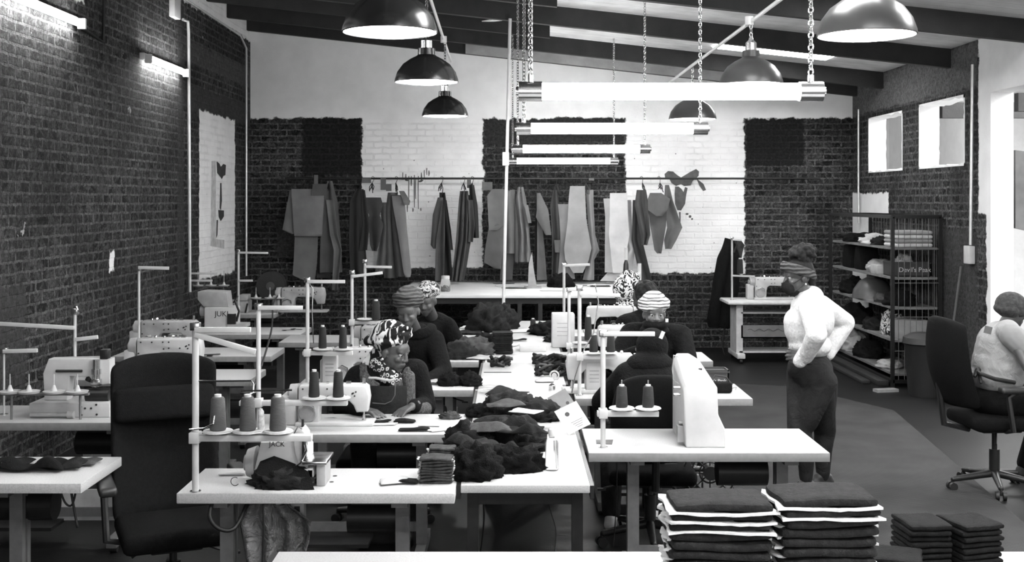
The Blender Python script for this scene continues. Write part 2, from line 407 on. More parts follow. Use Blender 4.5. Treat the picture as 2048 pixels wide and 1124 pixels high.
# ---------- lamps ----------
TUBE = EM(TUBE_E, 'tube_glow')
def tube_lamp(x0, D, y, x1, label, n):
    """hanging tube between pixel columns at depth D"""
    a, b = P(x0, y, D), P(x1, y, D); L = b.x-a.x
    t = thing('tube_light', a, label, 'tube light', 'hanging fluorescent tubes over the centre table')
    MB().cyl((.09, 0, 0), (L-.09, 0, 0), .036, n=20).build('tube', TUBE, t)
    for sx, q in ((0, 1), (L, -1)):
        MB().cyl((sx, 0, 0), (sx+q*.1, 0, 0), .043, n=20).cyl((sx-q*.012, 0, 0), (sx, 0, 0), .02).cyl((sx+q*.05, 0, .04), (sx+q*.05, 0, .07), .014).build('end_cap', CHROME, t)
        zt = zb(a.x+sx)+.21-a.z
        MB().chain((sx+q*.05, 0, .07), (sx+q*.05, 0, zt)).build('chain', CHROME, t)
    return t
tube_lamp(1037, 4.9, 183, 1645, 'nearest and largest of the hanging fluorescent tubes', 0)
tube_lamp(1033, 7.8, 257, 1415, 'second nearest of the hanging fluorescent tubes', 1)
tube_lamp(1025, 11.0, 298, 1300, 'third nearest of the hanging fluorescent tubes', 2)
tube_lamp(1017, 13.9, 322, 1236, 'farthest and lowest in view of the hanging fluorescent tubes', 3)
tube_lamp(1050, 1.9, -160, 2600, 'hanging fluorescent tube above the near end of the room', 4)
def wall_tube(y0, y1, z, label):
    t = thing('wall_tube_light', (-3.55, y0, z), label, 'tube light'); L = y1-y0
    MB().box(0, .05, 0, L, -.005, .055, .006).build('housing', PAPER, t)
    MB().cyl((.085, .05, -.01), (.085, L-.05, -.01), .022, n=16).build('tube', TUBE, t)
    for y in (.02, L-.06): MB().box(.045, .11, y, y+.035, -.04, .045, .004).build('lamp_holder', PAPER, t)
wall_tube(10.95, 12.3, 3.35, 'tube light on the left brick wall nearest the tall white panel')
wall_tube(7.5, 9.33, 3.42, 'tube light on the left brick wall at the upper left edge')
wall_tube(4.2, 6.0, 3.42, 'tube light on the left brick wall near the front')
def enamel_shade():
    t = NT('shade_enamel'); return t.fin(t.ramp(t.noise(8, 4), [(.3, .012), (.7, .02)]), .22, 0, .6)
SHADE = enamel_shade(); SHADE2 = M(.045, .3, 0, .1, 8, spec=.6, name='grey_shade')
INNER = EM(3.0, 'shade_inner_glow')
def pendant(px, py, D, label, mat, czx):
    rim = P(px, py, D); t = thing('pendant_lamp', rim, label, 'pendant lamp', 'domed pendant lamps')
    prof = [(.225, 0), (.222, .02), (.205, .07), (.165, .125), (.115, .16), (.075, .18), (.062, .19), (.06, .235), (.04, .24)]
    s = MB(); out = prof; inn = [(r-.006, z-.004) for r, z in prof[::-1] if z < .2]+[(.219, 0)]
    s.lathe(out+[(.001, .236)]+[(.001, .17)]+inn[1:], n=40, closed=True); s.build('shade', mat, t)
    li = [(.2175, .002), (.214, .018), (.197, .065), (.158, .117), (.110, .15), (.06, .165), (.06, .163), (.109, .148), (.157, .115), (.195, .063), (.212, .016), (.2165, .001)]
    MB().lathe(li, n=40, closed=True).build('reflector', REV, t)
    MB().lathe([(.04, .24), (.04, .29), (.03, .30), (.018, .31), (.012, .335)], n=20).build('socket_cap', CHROME, t)
    MB().lathe([(.001, .03), (.03, .04), (.045, .07), (.04, .10), (.025, .13), (.001, .16)], n=20).build('bulb', TUBE, t)
    MB().chain((0, 0, .335), (0, 0, czx-rim.z)).build('chain', CHROME, t)
    l = bpy.data.lights.new('bulb_light', 'POINT'); l.energy = PEND_W; l.shadow_soft_size = .02
    o = bpy.data.objects.new('bulb_light', l); COL.objects.link(o); o.parent = t; o.location = (0, 0, -.005)
zl = lambda D: 3.6-.024*(D-9.2)
zr = lambda D: 3.25
for px, py, D, k in ((780, 64, 5.4, 'nearest'), (853, 164, 8.1, 'middle'), (890, 232, 11.1, 'farthest')):
    pendant(px, py, D, k+' black domed pendant lamp of the left row', SHADE, zl(D))
for px, py, D, k in ((1733, 70, 5.3, 'nearest'), (1502, 168, 8.15, 'middle'), (1385, 238, 10.9, 'farthest')):
    pendant(px, py, D, k+' grey domed pendant lamp of the right row', SHADE2, zr(D)+.02 if D > 6 else 3.27)
pendant(650, -350, 2.7, 'black domed pendant lamp above the camera side of the left row', SHADE, 3.7)
pendant(2480, -330, 2.7, 'grey domed pendant lamp above the camera side of the right row', SHADE2, 3.27)
one(MB().tube([(-.62, 2.0, 3.77), (-.65, 9.2, 3.6), (-.67, 12.6, 3.52)], .014).cyl((-.66, 11.1, 3.52), (-.66, 11.1, 3.58), .03), 'lamp_conduit', CHROMEP, 'galvanised conduit carrying the left row of pendant lamps', 'conduit')
one(MB().tube([(1.7, 2.0, 3.27), (1.7, 7.2, 3.27), (1.7, 12.4, 3.27)], .014).cyl((1.68, 8.15, 3.24), (1.68, 8.15, 3.3), .03), 'lamp_conduit', CHROMEP, 'galvanised conduit carrying the right row of pendant lamps', 'conduit')
# ---------- wall paintings (flat paint on plaster) ----------
def paint(name, polys, place, v, label, cat='wall painting'):
    m = MB()
    for pl_ in polys:
        for q in [pl_]:
            a = [m.bm.verts.new(place(x, y, 0)) for x, y in q]; b = [m.bm.verts.new(place(x, y, 1)) for x, y in q]
            fs = [m.bm.faces.new(a), m.bm.faces.new(b[::-1])]
            for k in range(len(q)): fs.append(m.bm.faces.new((a[k], b[k], b[(k+1) % len(q)], a[(k+1) % len(q)])))
            bmesh.ops.recalc_face_normals(m.bm, faces=fs)
    return one(m, name, M(v, .8, 0, .25, 12), label, cat)
bk = lambda x, y, s: P(x, y, 15.6)+V((0, -.003-.003*s, 0))
def blob(cx, cy, rx, ry, rot=0, n=16, seed=0):
    rr = random.Random(seed); return [(cx+math.cos(t)*rx*rr.uniform(.85, 1.1)*math.cos(rot)-math.sin(t)*ry*math.sin(rot), cy+math.cos(t)*rx*math.sin(rot)+math.sin(t)*ry*rr.uniform(.85, 1.1)*math.cos(rot)) for t in [2*PI*k/n for k in range(n)]]
paint('wall_painting', [[(1329, 348), (1336, 342), (1346, 343), (1354, 350), (1362, 355), (1372, 349), (1380, 344), (1392, 338), (1398, 343), (1397, 352), (1385, 362), (1381, 371), (1368, 372), (1362, 368), (1352, 372), (1343, 366), (1338, 357), (1330, 355)],
    [(1393, 358), (1397, 360), (1407, 368), (1412, 380), (1406, 382), (1399, 372)], [(1350, 373), (1357, 373), (1363, 378), (1367, 384), (1370, 374), (1375, 376), (1372, 392), (1370, 408), (1362, 421), (1355, 420), (1350, 408), (1349, 388)],
    [(1358, 424), (1361, 424), (1361, 446), (1359, 445)], blob(1374, 428, 3, 2), blob(1380, 433, 3, 3, 0, 8, 1), blob(1384, 438, 2, 2, 0, 8, 2)], bk, .09, 'dark grey flower-like painting on the right white wall panel behind the rail')
dr = []
rr = random.Random(3)
for x, y0, y1 in ((805, 345, 358), (811, 348, 362), (817, 352, 400), (822, 352, 372), (828, 350, 415), (831, 355, 398), (836, 352, 418), (842, 345, 364), (848, 340, 356), (853, 336, 350), (857, 341, 352), (814, 404, 424), (825, 416, 424), (841, 416, 422)):
    dr.append([(x, y0), (x+1.6, y0), (x+1.9+rr.uniform(-1, 1), (y0+y1)/2), (x+1.4, y1), (x+.1, y1), (x-.4, (y0+y1)/2)])
dr += [blob(813, 360, 4, 2, .4), blob(842, 362, 5, 2, -.3)]
paint('wall_painting', dr, bk, .12, 'thin dripping brush painting on the left white panel of the back wall')
lf = lambda x, y, s: V((-3.55+.003+.003*s, 3.55*F/(CX-x), H-(y-CY)*(3.55*F/(CX-x))/F))
paint('wall_painting', [[(433, 323), (438, 327), (441, 334), (446, 328), (451, 330), (450, 350), (446, 352), (443, 358), (439, 352), (434, 346)], [(440, 366), (442, 366), (443, 402), (441, 420), (439, 416)], [(436, 420), (447, 421), (447, 433), (441, 442), (437, 434)], [(433, 440), (435, 440), (434, 470), (432, 475)]],
      lf, .04, 'dark bow and stem painting on the tall white panel of the left wall')
# poster sheet under it
paint('wall_painting', [[(423, 322), (431, 322), (431, 478), (448, 480), (448, 497), (421, 492)]], lambda x, y, s: lf(x, y, s)-V((.0025, 0, 0)), .5, 'pale grey painted column beneath the bow on the left wall')
# ---------- rail and hanging pattern pieces ----------
rl = thing('hanging_rail', P(570, 357, 15.15), 'long thin dark rail along the back wall carrying the fabric pieces', 'rail')
LR = XX(1640, 15.15)-XX(570, 15.15)
MB().cyl((0, 0, 0), (LR, 0, 0), .014, n=10).build('rail', DARKM, rl)
for x in (600, 800, 1000, 1200, 1400, 1600):
    xx = XX(x, 15.15)-rl.location.x
    MB().box(xx-.01, xx+.01, 0, .44, -.01, .01).build('bracket', DARKM, rl)
def sheet(m, rows, D, folds=2.0, amp=.03, ph=0, nu=14, sub=5, th=.006):
    pts = []; R0 = []
    for (a, b) in zip(rows, rows[1:]):
        for k in range(sub): t = k/sub; R0.append(tuple(a[i]+(b[i]-a[i])*t for i in range(3)))
    R0.append(rows[-1]); n = len(R0)
    for i, (y, xl, xr) in enumerate(R0):
        row = []
        for j in range(nu+1):
            u = j/nu; x = xl+(xr-xl)*u
            g = min(1, .35+i/n)
            d = D-amp*g*math.sin(2*PI*folds*u+ph+.4*math.sin(i*.5))-.01*noise.noise(V((x*.05, y*.03, ph)))
            row.append(P(x, y, D)+V((0, d-D, 0)))
        pts.append(row)
    m.grid(pts, th)
bundles = [
 ('pale square-cut', [(.20, [(378, 583, 648), (400, 584, 648), (467, 588, 645), (472, 589, 644)], 14.98, .4), (.18, [(380, 580, 606), (420, 573, 600), (459, 566, 598), (468, 586, 602)], 15.06, .6), (.17, [(470, 590, 636), (520, 588, 634), (550, 586, 631), (562, 612, 628)], 15.04, .3), (.12, [(368, 626, 656), (391, 622, 649)], 14.92, .3)], (612, 622)),
 ('dark tapering', [(.13, [(362, 655, 664), (400, 648, 674), (470, 642, 680), (545, 640, 684)], 15.05, 1.5), (.17, [(400, 652, 668), (470, 660, 676), (500, 668, 684), (580, 664, 676)], 14.98, .8), (.07, [(500, 636, 664), (556, 632, 662)], 15.1, .5)], (659,)),
 ('black narrow', [(.045, [(378, 712, 727), (400, 700, 730), (470, 698, 728), (540, 700, 735), (556, 716, 730)], 15.0, 1.5), (.06, [(380, 722, 730), (450, 725, 740), (500, 718, 735)], 14.94, .7)], (723,)),
 ('cut-out shaped grey', [(.09, [(395, 728, 762), (410, 731, 766), (430, 738, 760), (450, 736, 767), (490, 740, 758), (502, 744, 754)], 15.02, .7), (.16, [(405, 760, 775), (450, 764, 778), (530, 752, 772), (545, 750, 768)], 15.08, .8)], (746,)),
 ('long fanned grey', [(.15, [(385, 776, 796), (430, 770, 794), (556, 768, 796)], 15.06, 1.2), (.10, [(390, 782, 802), (470, 786, 808), (553, 792, 814)], 15.0, .9), (.21, [(392, 784, 806), (410, 786, 810), (470, 797, 815), (545, 808, 822), (554, 812, 820)], 14.94, .35), (.17, [(382, 798, 808), (402, 806, 820), (410, 808, 818)], 14.9, .3)], (793,)),
 ('slim black-edged', [(.12, [(395, 876, 886), (430, 866, 884), (490, 862, 872), (497, 868, 872)], 15.0, .5), (.03, [(385, 879, 890), (440, 878, 896), (560, 884, 906)], 15.04, 1.2), (.10, [(400, 884, 890), (480, 872, 890), (562, 870, 888)], 14.95, .9), (.03, [(400, 888, 893), (460, 896, 902), (500, 899, 906)], 14.9, .4)], (884,)),
 ('charcoal pleated', [(.09, [(382, 920, 936), (400, 918, 937), (480, 912, 934), (562, 903, 922)], 15.0, 2.2), (.06, [(390, 926, 942), (480, 920, 942), (560, 912, 928)], 15.06, 1.4)], (928,)),
 ('black twin-tailed', [(.04, [(370, 938, 948), (410, 940, 955), (476, 944, 957)], 15.0, 1.3), (.10, [(400, 936, 946), (450, 938, 950), (484, 936, 946)], 14.95, .5)], (945,)),
 ('broad grey stepped', [(.17, [(378, 984, 1008), (392, 974, 1012), (450, 977, 1008), (461, 978, 994)], 14.96, .4), (.14, [(440, 980, 1010), (500, 970, 1006), (525, 968, 1003), (537, 990, 1002)], 15.0, .35), (.16, [(380, 1010, 1030), (414, 1012, 1034), (507, 1014, 1031)], 15.05, .8), (.08, [(500, 1004, 1030), (560, 1000, 1024)], 15.1, .5)], (996, 1020)),
 ('grey many-layered', [(.18, [(374, 1036, 1046), (400, 1032, 1052), (470, 1040, 1058), (524, 1038, 1062)], 15.0, 1.8), (.12, [(388, 1030, 1042), (524, 1030, 1044)], 15.06, .7), (.17, [(410, 1048, 1056), (446, 1056, 1062)], 14.94, .3)], (1045,)),
 ('corner-folded', [(.14, [(386, 1074, 1080), (420, 1074, 1096), (434, 1072, 1098), (470, 1092, 1102)], 14.94, .4), (.13, [(430, 1074, 1082), (500, 1074, 1090), (560, 1074, 1094)], 15.04, .6), (.03, [(385, 1072, 1077), (540, 1068, 1076)], 15.08, .5)], (1080,)),
 ('dark slim', [(.06, [(380, 1106, 1114), (410, 1100, 1118), (480, 1104, 1120), (562, 1103, 1116)], 15.02, 1.3), (.13, [(480, 1108, 1122), (505, 1110, 1120)], 14.94, .4)], (1112,)),
 ('large pale', [(.24, [(372, 1140, 1170), (400, 1137, 1171), (440, 1135, 1173), (496, 1128, 1183), (520, 1130, 1178), (546, 1146, 1166)], 14.92, .35), (.21, [(408, 1113, 1140), (470, 1115, 1142), (558, 1116, 1150)], 15.0, .4), (.22, [(380, 1172, 1187), (410, 1174, 1187), (470, 1178, 1190), (500, 1180, 1199), (520, 1176, 1188), (560, 1166, 1188)], 15.06, .9)], (1152, 1171)),
 ('palest straight', [(.36, [(386, 1220, 1254), (430, 1220, 1256), (470, 1218, 1259), (546, 1226, 1246)], 14.92, .25), (.30, [(397, 1207, 1222), (433, 1211, 1222), (545, 1210, 1226)], 14.98, .3), (.33, [(400, 1250, 1262), (480, 1254, 1266), (500, 1256, 1270), (562, 1200, 1262)], 15.06, .7)], (1238,)),
 ('charcoal drop', [(.09, [(380, 1274, 1292), (410, 1270, 1296), (470, 1282, 1300), (490, 1284, 1293)], 14.95, 1.4), (.06, [(400, 1266, 1284), (480, 1264, 1284), (562, 1282, 1304)], 15.05, 1.2)], (1283,)),
 ('wide curved', [(.15, [(386, 1300, 1322), (398, 1295, 1340), (420, 1296, 1334), (432, 1312, 1324)], 14.9, .3), (.14, [(415, 1296, 1334), (450, 1300, 1332), (500, 1308, 1324), (507, 1314, 1322)], 14.96, .8), (.17, [(370, 1330, 1338), (400, 1328, 1345), (455, 1334, 1364), (480, 1328, 1352), (498, 1330, 1342)], 15.02, .8)], (1318,)),
]
for bi, (nm, sh, hooks) in enumerate(bundles):
    x0 = hooks[0]; pos = 'leftmost on the rail' if bi == 0 else 'just right of the %s bundle' % bundles[bi-1][0]
    t = thing('hanging_fabric_bundle', P(x0, 362, 15.1), '%s bundle of hung fabric pieces, %s' % (nm, pos), 'fabric pieces', 'cut fabric bundles hung on the rail')
    for i, (v, rows, D, fo) in enumerate(sh):
        m = MB(); sheet(m, rows, D, fo, .035, bi*1.3+i)
        m.build('fabric_piece', M(v*(.65+1.2*max(0, v-.15)/.15*.3), .9, 0, .14, 5, .3, 160, .2), t, world=True, angle=60)
    for hx in hooks:
        m = MB(); h = P(hx, 357, 15.15)
        m.tube([h+V((-.02, 0, .0)), h+V((-.012, 0, .022)), h+V((0, 0, .028)), h+V((.016, 0, .014)), h+V((.012, -.02, -.02)), h+V((0, -.1, -.07)), h+V((0, -.14, -.14))], .004, 6)
        m.build('hook', DARKM, t, world=True)
        m = MB()
        for q in range(4):
            a = h+V((.0, -.1, -.06)); b = a+V((R.uniform(-.04, .04), -.05, -R.uniform(.07, .15))); m.tube([a, (a+b)/2+V((R.uniform(-.02, .02), 0, 0)), b], .006, 5)
        m.build('string_tie', BLACK, t, world=True)
for i, (x0, y0, x1, y1) in enumerate(((628, 350, 636, 370), (724, 356, 742, 366), (761, 356, 772, 380), (772, 368, 783, 382), (934, 358, 942, 376), (964, 364, 985, 380), (1178, 356, 1188, 361))):
    a, b = P(x0, y0, 15.1), P(x1, y1, 15.1); m = MB(); m.box(a.x, b.x, 15.1, 15.106, b.z, a.z)
    one(m, 'pattern_tag', M(.1, .8), 'small stiff card on the rail, %s' % ('over the square-cut bundle', 'at the left edge of the left white panel', 'higher one above the cut-out bundle', 'lower one above the fanned bundle', 'between the two slim black bundles', 'at the right edge of the left white panel', 'tiny one above the large pale bundle')[i], 'card', 'small pattern cards on the rail')
# ---------- tables ----------
def sewing_table(x0, x1, y0, y1, label, z=.75, legs=None, panel=False, group=None, name='sewing_table', th=.045):
    c = ((x0+x1)/2, (y0+y1)/2, 0); t = thing(name, c, label, 'table', group); w, d = x1-x0, y1-y0
    MB().box(-w/2, w/2, -d/2, d/2, z-th, z, .004).build('tabletop', LAM, t)
    if y0 > 5.3: MB().box(-w/2-.0015, w/2+.0015, -d/2-.0015, d/2+.0015, z-th-.001, z-.0025, .002).build('edge_shade', EDGE, t)  # shade on the table edges put into a darker colour
    lx = legs or (-w/2+.17, w/2-.24)
    for x in lx:
        l = MB(); l.box(x-.03, x+.03, -.05, -.015, .09, z-th).box(x-.026, x+.026, .015, .05, .09, z-th-.02).box(x-.035, x+.035, -d/2+.05, d/2-.05, z-th-.03, z-th-.001)
        l.build('leg', STEEL, t)
        MB().box(x-.028, x+.028, -d/2+.02, d/2-.02, .035, .09, .003).build('foot', STEEL, t)
        for yy in (-d/2+.07, d/2-.07): MB().cyl((x-.02, yy, .02), (x+.02, yy, .02), .02, n=12).build('caster', BLACK, t)
    MB().box(lx[0], lx[1], -.012, .012, .15, .2).build('crossbar', STEEL, t)
    if panel: MB().box(lx[0]+.03, lx[1]-.03, .02, .035, .12, .30).build('back_panel', M(.6, .6), t)
    MB().box(lx[0]+.1, lx[0]+.5, -d/2+.1, d/2-.12, .11, .13).build('treadle', DARKM, t)
    m = MB(); m.cyl((.1, .06, z-.18), (.36, .06, z-.18), .07, n=20).box(.12, .3, 0, .12, z-.11, z-th); m.build('motor', DARKM, t)
    return t
LG = 'left row of sewing tables beside the centre table'; RG = 'right row of sewing tables beside the centre table'; FG = 'sewing tables along the left brick wall'
sewing_table(-1.43, -.245, 4.90, 5.36, 'white sewing table at the front left holding the overlocker with three thread cones', group=LG, panel=True)
sewing_table(-1.45, -.262, 6.14, 6.72, 'white sewing table in front of the person in the zebra headwrap', group=LG)
sewing_table(-1.45, -.255, 7.57, 8.05, 'white sewing table between the zebra headwrap person and the plain headwrap person', group=LG)
sewing_table(-1.45, -.26, 8.9, 9.4, 'white sewing table in front of the person with the patterned cap', group=LG)
sewing_table(-2.05, -.29, 10.1, 10.65, 'white sewing table farthest back in the row left of the centre table', group=LG)
sewing_table(.381, 1.572, 5.69, 6.29, 'white sewing table at the front right carrying two black cones', group=RG, legs=(-.35, .42))
sewing_table(.40, 1.515, 7.24, 7.83, 'white sewing table behind the black chair, with a crate at its end', group=RG)
sewing_table(.40, 1.56, 8.93, 9.46, 'white sewing table whose corner shows past the person in the striped headwrap', group=RG)
sewing_table(.44, 1.5, 10.57, 11.1, 'white sewing table farthest back right of the centre table', group=RG)
sewing_table(-3.1, -1.90, 5.07, 5.6, 'white sewing table at the left edge strewn with dark cloth', group=FG, legs=(-.2, .22))
sewing_table(-3.3, -2.02, 6.46, 7.0, 'grey topped sewing table under the machine with three bare spindles', group=FG, panel=True)
sewing_table(-3.2, -1.82, 8.0, 8.5, 'white sewing table just beyond the tall black office chair', group=FG)
sewing_table(-3.2, -1.93, 9.2, 9.75, 'white sewing table with a curved cut-out mark, third along the left wall', group=FG)
sewing_table(-3.2, -1.97, 10.7, 11.3, 'white sewing table with small scissors lying on its corner', group=FG)
sewing_table(-3.3, -2.6, 12.6, 13.1, 'small sewing table farthest along the left brick wall', group=FG)
# long centre table (three tables end to end)
CG = 'white work tables standing end to end down the middle'
def work_table(x0, x1, y0, y1, label, z=.75, name='work_table', legm=None, grp=CG, lx=.05):
    t = thing(name, ((x0+x1)/2, (y0+y1)/2, 0), label, 'table', grp); w, d = x1-x0, y1-y0
    MB().box(-w/2, w/2, -d/2, d/2, z-.035, z, .003).build('tabletop', M(.72, .5, 0, .06, 6) if name == 'cutting_table' else LAM, t)
    for s in (-1, 1): MB().box(s*(w/2+.001), s*(w/2+.018), -d/2, d/2, z-.06, z-.002).build('edge_rail', DARKM, t)
    for sx in (-1, 1):
        for sy in (-1, 1):
            MB().box(sx*(w/2-lx)-.025, sx*(w/2-lx)+.025, sy*(d/2-.12)-.025, sy*(d/2-.12)+.025, 0, z-.035).build('leg', legm or DARKM, t)
    for yy in (-d/2+.1, d/2-.13): MB().box(-w/2+.05, w/2-.05, yy, yy+.03, z-.11, z-.036).build('apron', DARKM, t)
    return t
work_table(-.225, .342, 5.04, 7.79, 'nearest of the white centre tables, heaped with dark cloth and a spray bottle')
work_table(-.22, .365, 7.80, 8.84, 'middle one of the white centre tables, with a bundle of straps on it')
work_table(-.21, .40, 8.85, 11.9, 'farthest of the white centre tables, with a tall stack of squares')
work_table(-1.33, 1.75, 13.3, 15.45, 'big white cutting table below the hanging fabric along the back wall', .9, 'cutting_table', grp=None, lx=1.42)
ft = work_table(-.83, 3.3, 2.35, 4.09, 'white table across the bottom of the picture carrying the tall fabric stacks', .75, 'work_table', grp=None)
# machine table at the back right
t = thing('machine_stand_table', (3.1, 14.35, 0), 'grey machine table with open shelves against the back wall right', 'table')
MB().box(-.46, .5, -.3, .3, .715, .76, .02).build('tabletop', M(.55, .5), t)
for s in (-.3, .42):
    MB().box(s-.04, s+.04, -.2, .2, .12, .715).build('leg', M(.5, .5), t); MB().box(s-.05, s+.05, -.32, .3, .06, .12, .01).build('foot', M(.5, .5), t)
    for yy in (-.28, .26): MB().cyl((s-.015, yy, .03), (s+.015, yy, .03), .03).build('caster', BLACK, t)
MB().box(-.3, .42, -.2, .2, .12, .14).build('shelf', M(.45, .6), t)
MB().box(-.28, .42, -.2, .2, .30, .315).box(-.28, .42, -.2, -.19, .30, .46).build('drawer_panel', M(.16, .6), t)
m = MB(); m.tube([(-.2+.02*k, -.205, .40+.015*math.sin(k*1.1)) for k in range(28)], .002, 5); m.build('wavy_line', BLACK, t)
MB().box(-.28, .42, -.2, .2, .60, .62).build('shelf', M(.3, .6), t)
# ---------- sewing machines ----------
LOCK_OUT = [(-.015, 0), (-.015, .235), (.0, .25), (.395, .25), (.415, .235), (.425, .17), (.412, .085), (.345, .08), (.325, .125), (.30, .15), (.15, .155), (.125, .14), (.115, .10), (.112, .0)]
def lockstitch(loc, label, rz=0, group='lockstitch sewing machines', mat=PALE, sc=1):
    t = thing('sewing_machine', loc, label, 'sewing machine', group, rz)
    MB().prism(LOCK_OUT, -.055, .055, 'xz', .012).build('arm', mat, t, angle=50)
    MB().box(-.03, .45, -.085, .085, .0, .022, .006).build('bed', mat, t)
    m = MB(); m.cyl((-.02, 0, .19), (-.07, 0, .19), .062, .058, 28).cyl((-.07, 0, .19), (-.085, 0, .19), .03, n=20); m.build('handwheel', PALE2, t)
    MB().box(-.105, -.03, -.05, .05, .0, .17, .01).build('belt_cover', mat, t)
    m = MB(); m.cyl((.385, 0, .25), (.385, 0, .285), .011).cyl((.385, 0, .10), (.385, 0, .03), .005).cyl((.385, 0, .06), (.385, 0, .022), .009); n_ = m.build('needle_bar', CHROME, t)
    m = MB(); m.box(.373, .397, -.02, .01, .024, .03).build('presser_foot', CHROME, t)
    for side in (-1,):
        for x, z in ((.015, .225), (.09, .225), (.165, .226), (.205, .226), (.17, .18), (.205, .185), (.0, .15), (.28, .185), (.325, .20), (.342, .208), (.334, .183), (.32, .197)):
            MB().cyl((x, side*.054, z), (x, side*.060, z), .0052, n=10).build('screw', BLACK, t)
        m = MB(); m.cyl((.045, side*.054, .075), (.045, side*.066, .075), .058, .05, 28).cyl((.045, side*.064, .075), (.045, side*.072, .075), .03, n=24); m.build('cover_plate', PALE2, t)
        MB().tube([(.01, side*.07, .12), (.05, side*.075, .135), (.085, side*.075, .12), (.09, side*.07, .09)], .004, 6).build('lever', CHROME, t)
    m = MB()
    for x in (.06, .10, .16, .22, .25): m.cyl((x, R.uniform(-.02, .02), .25), (x, 0, .262), .009)
    m.box(.275, .305, -.012, .012, .25, .265).build('thread_guide', CHROME, t)
    if sc != 1: t.scale = (sc,)*3
    return t
a = T(598, 852); lockstitch((XX(604, 6.42), 6.42, .75), 'white straight sewing machine whose needle is by the hand of the zebra headwrap person', sc=.9)
lockstitch((XX(672, 7.8), 7.82, .75), 'white sewing machine half hidden behind the zebra headwrap person')
lockstitch((XX(727, 9.15), 9.15, .75), 'white sewing machine half hidden behind the plain headwrap person', mat=PALE)
lockstitch((-2.66, 8.25, .75), 'white sewing machine standing over the top of the tall office chair', sc=1.05)
lockstitch((-3.02, 9.45, .75), 'worn grey sewing machine behind the office chair by the left wall', mat=PALE2, sc=1.05)
lockstitch((-2.55, 12.85, .75), 'old sewing machine with bright arm in the far left corner', mat=PALE2, sc=1.1)
lockstitch((XX(1262, 7.5), 7.5, .75), 'pale sewing machine left of the black office chair on the right row', rz=PI, mat=PALE)
lockstitch((XX(1300, 9.2), 9.2, .75), 'long pale sewing machine behind the person in the striped headwrap', rz=PI, mat=PALE)
lockstitch((XX(1262, 10.85), 10.85, .75), 'pale sewing machine below the floral headscarf on the far right table', rz=PI, mat=PALE)
lockstitch((3.05, 14.4, .76), 'white sewing machine on the grey machine table at the back right', mat=PALE, rz=0, group=None, sc=1.1)
def machine_box(m, x0, x1, z0, z1): return m
# overlocker at the front left
t = thing('overlocker', (XX(500, 5.12), 5.12, .75), 'white overlock sewing machine with metal box at its right on the front left table', 'sewing machine'); px = 5.12/F
ox = lambda x: (x-500)*px
oz = lambda y: ZZ(y, 5.12)-.75
m = MB(); m.prism([(ox(512), 0.0), (ox(512), oz(945)), (ox(528), oz(878)), (ox(614), oz(876)), (ox(622), oz(890)), (ox(622), 0.0)], -.07, .07, 'xz', .008); m.build('body', PALE, t)
m = MB(); m.prism([(ox(597), oz(900)), (ox(594), oz(880)), (ox(598), oz(856)), (ox(610), oz(850)), (ox(619), oz(862)), (ox(621), oz(905)), (ox(605), oz(922))], -.085, .02, 'xz', .006); m.build('head_cover', PALE, t)
MB().cyl((ox(514), 0, oz(925)), (ox(496), 0, oz(925)), .075, .06, 28).cyl((ox(496), 0, oz(925)), (ox(490), 0, oz(925)), .035, n=20).build('handwheel', PALE2, t)
MB().box(ox(622), ox(634), -.1, .04, 0, oz(926), .004).box(ox(600), ox(634), -.1, -.07, 0, oz(928), .004).build('looper_cover', PALE, t)
MB().box(ox(640), ox(658), -.10, .05, 0, oz(918), .006).build('cloth_bin', PALE2, t)
m = MB(); m.box(ox(614), ox(662), -.12, .08, oz(918), oz(911), .004); m.build('work_plate', CHROME, t)
m = MB(); m.tube([(ox(600), -.09, oz(862)), (ox(590), -.1, oz(870)), (ox(604), -.1, oz(845)), (ox(612), -.09, oz(850))], .003, 6).tube([(ox(612), -.09, oz(860)), (ox(618), -.1, oz(890)), (ox(610), -.1, oz(915)), (ox(600), -.09, oz(922))], .004, 6).tube([(ox(618), -.09, oz(872)), (ox(622), -.1, oz(892)), (ox(612), -.11, oz(912))], .004, 6); m.build('looper_arm', CHROME, t)
m = MB(); m.cyl((ox(608), -.03, oz(852)), (ox(608), -.03, oz(836)), .006); m.box(ox(612), ox(620), -.1, -.06, oz(912), oz(870), .003); m.build('presser_bar', DARKM, t)
def text(s, size, parent, loc, rot, mat, name='lettering', ext=.0008, world=False):
    c = bpy.data.curves.new(name, 'FONT'); c.body = s; c.size = size; c.extrude = ext; c.align_x = 'LEFT'
    tmp = bpy.data.objects.new(name, c); me = bpy.data.meshes.new_from_object(tmp); bpy.data.objects.remove(tmp); me.materials.clear(); me.materials.append(mat)
    o = bpy.data.objects.new(name, me); COL.objects.link(o); o.location = loc; o.rotation_euler = rot
    if parent is not None:
        o.parent = parent
        if world: o.location = V(loc)-parent.location
    return o
text('JACK', .03, t, (ox(545), -.0715, oz(886)), (PI/2, 0, 0), BLACK)
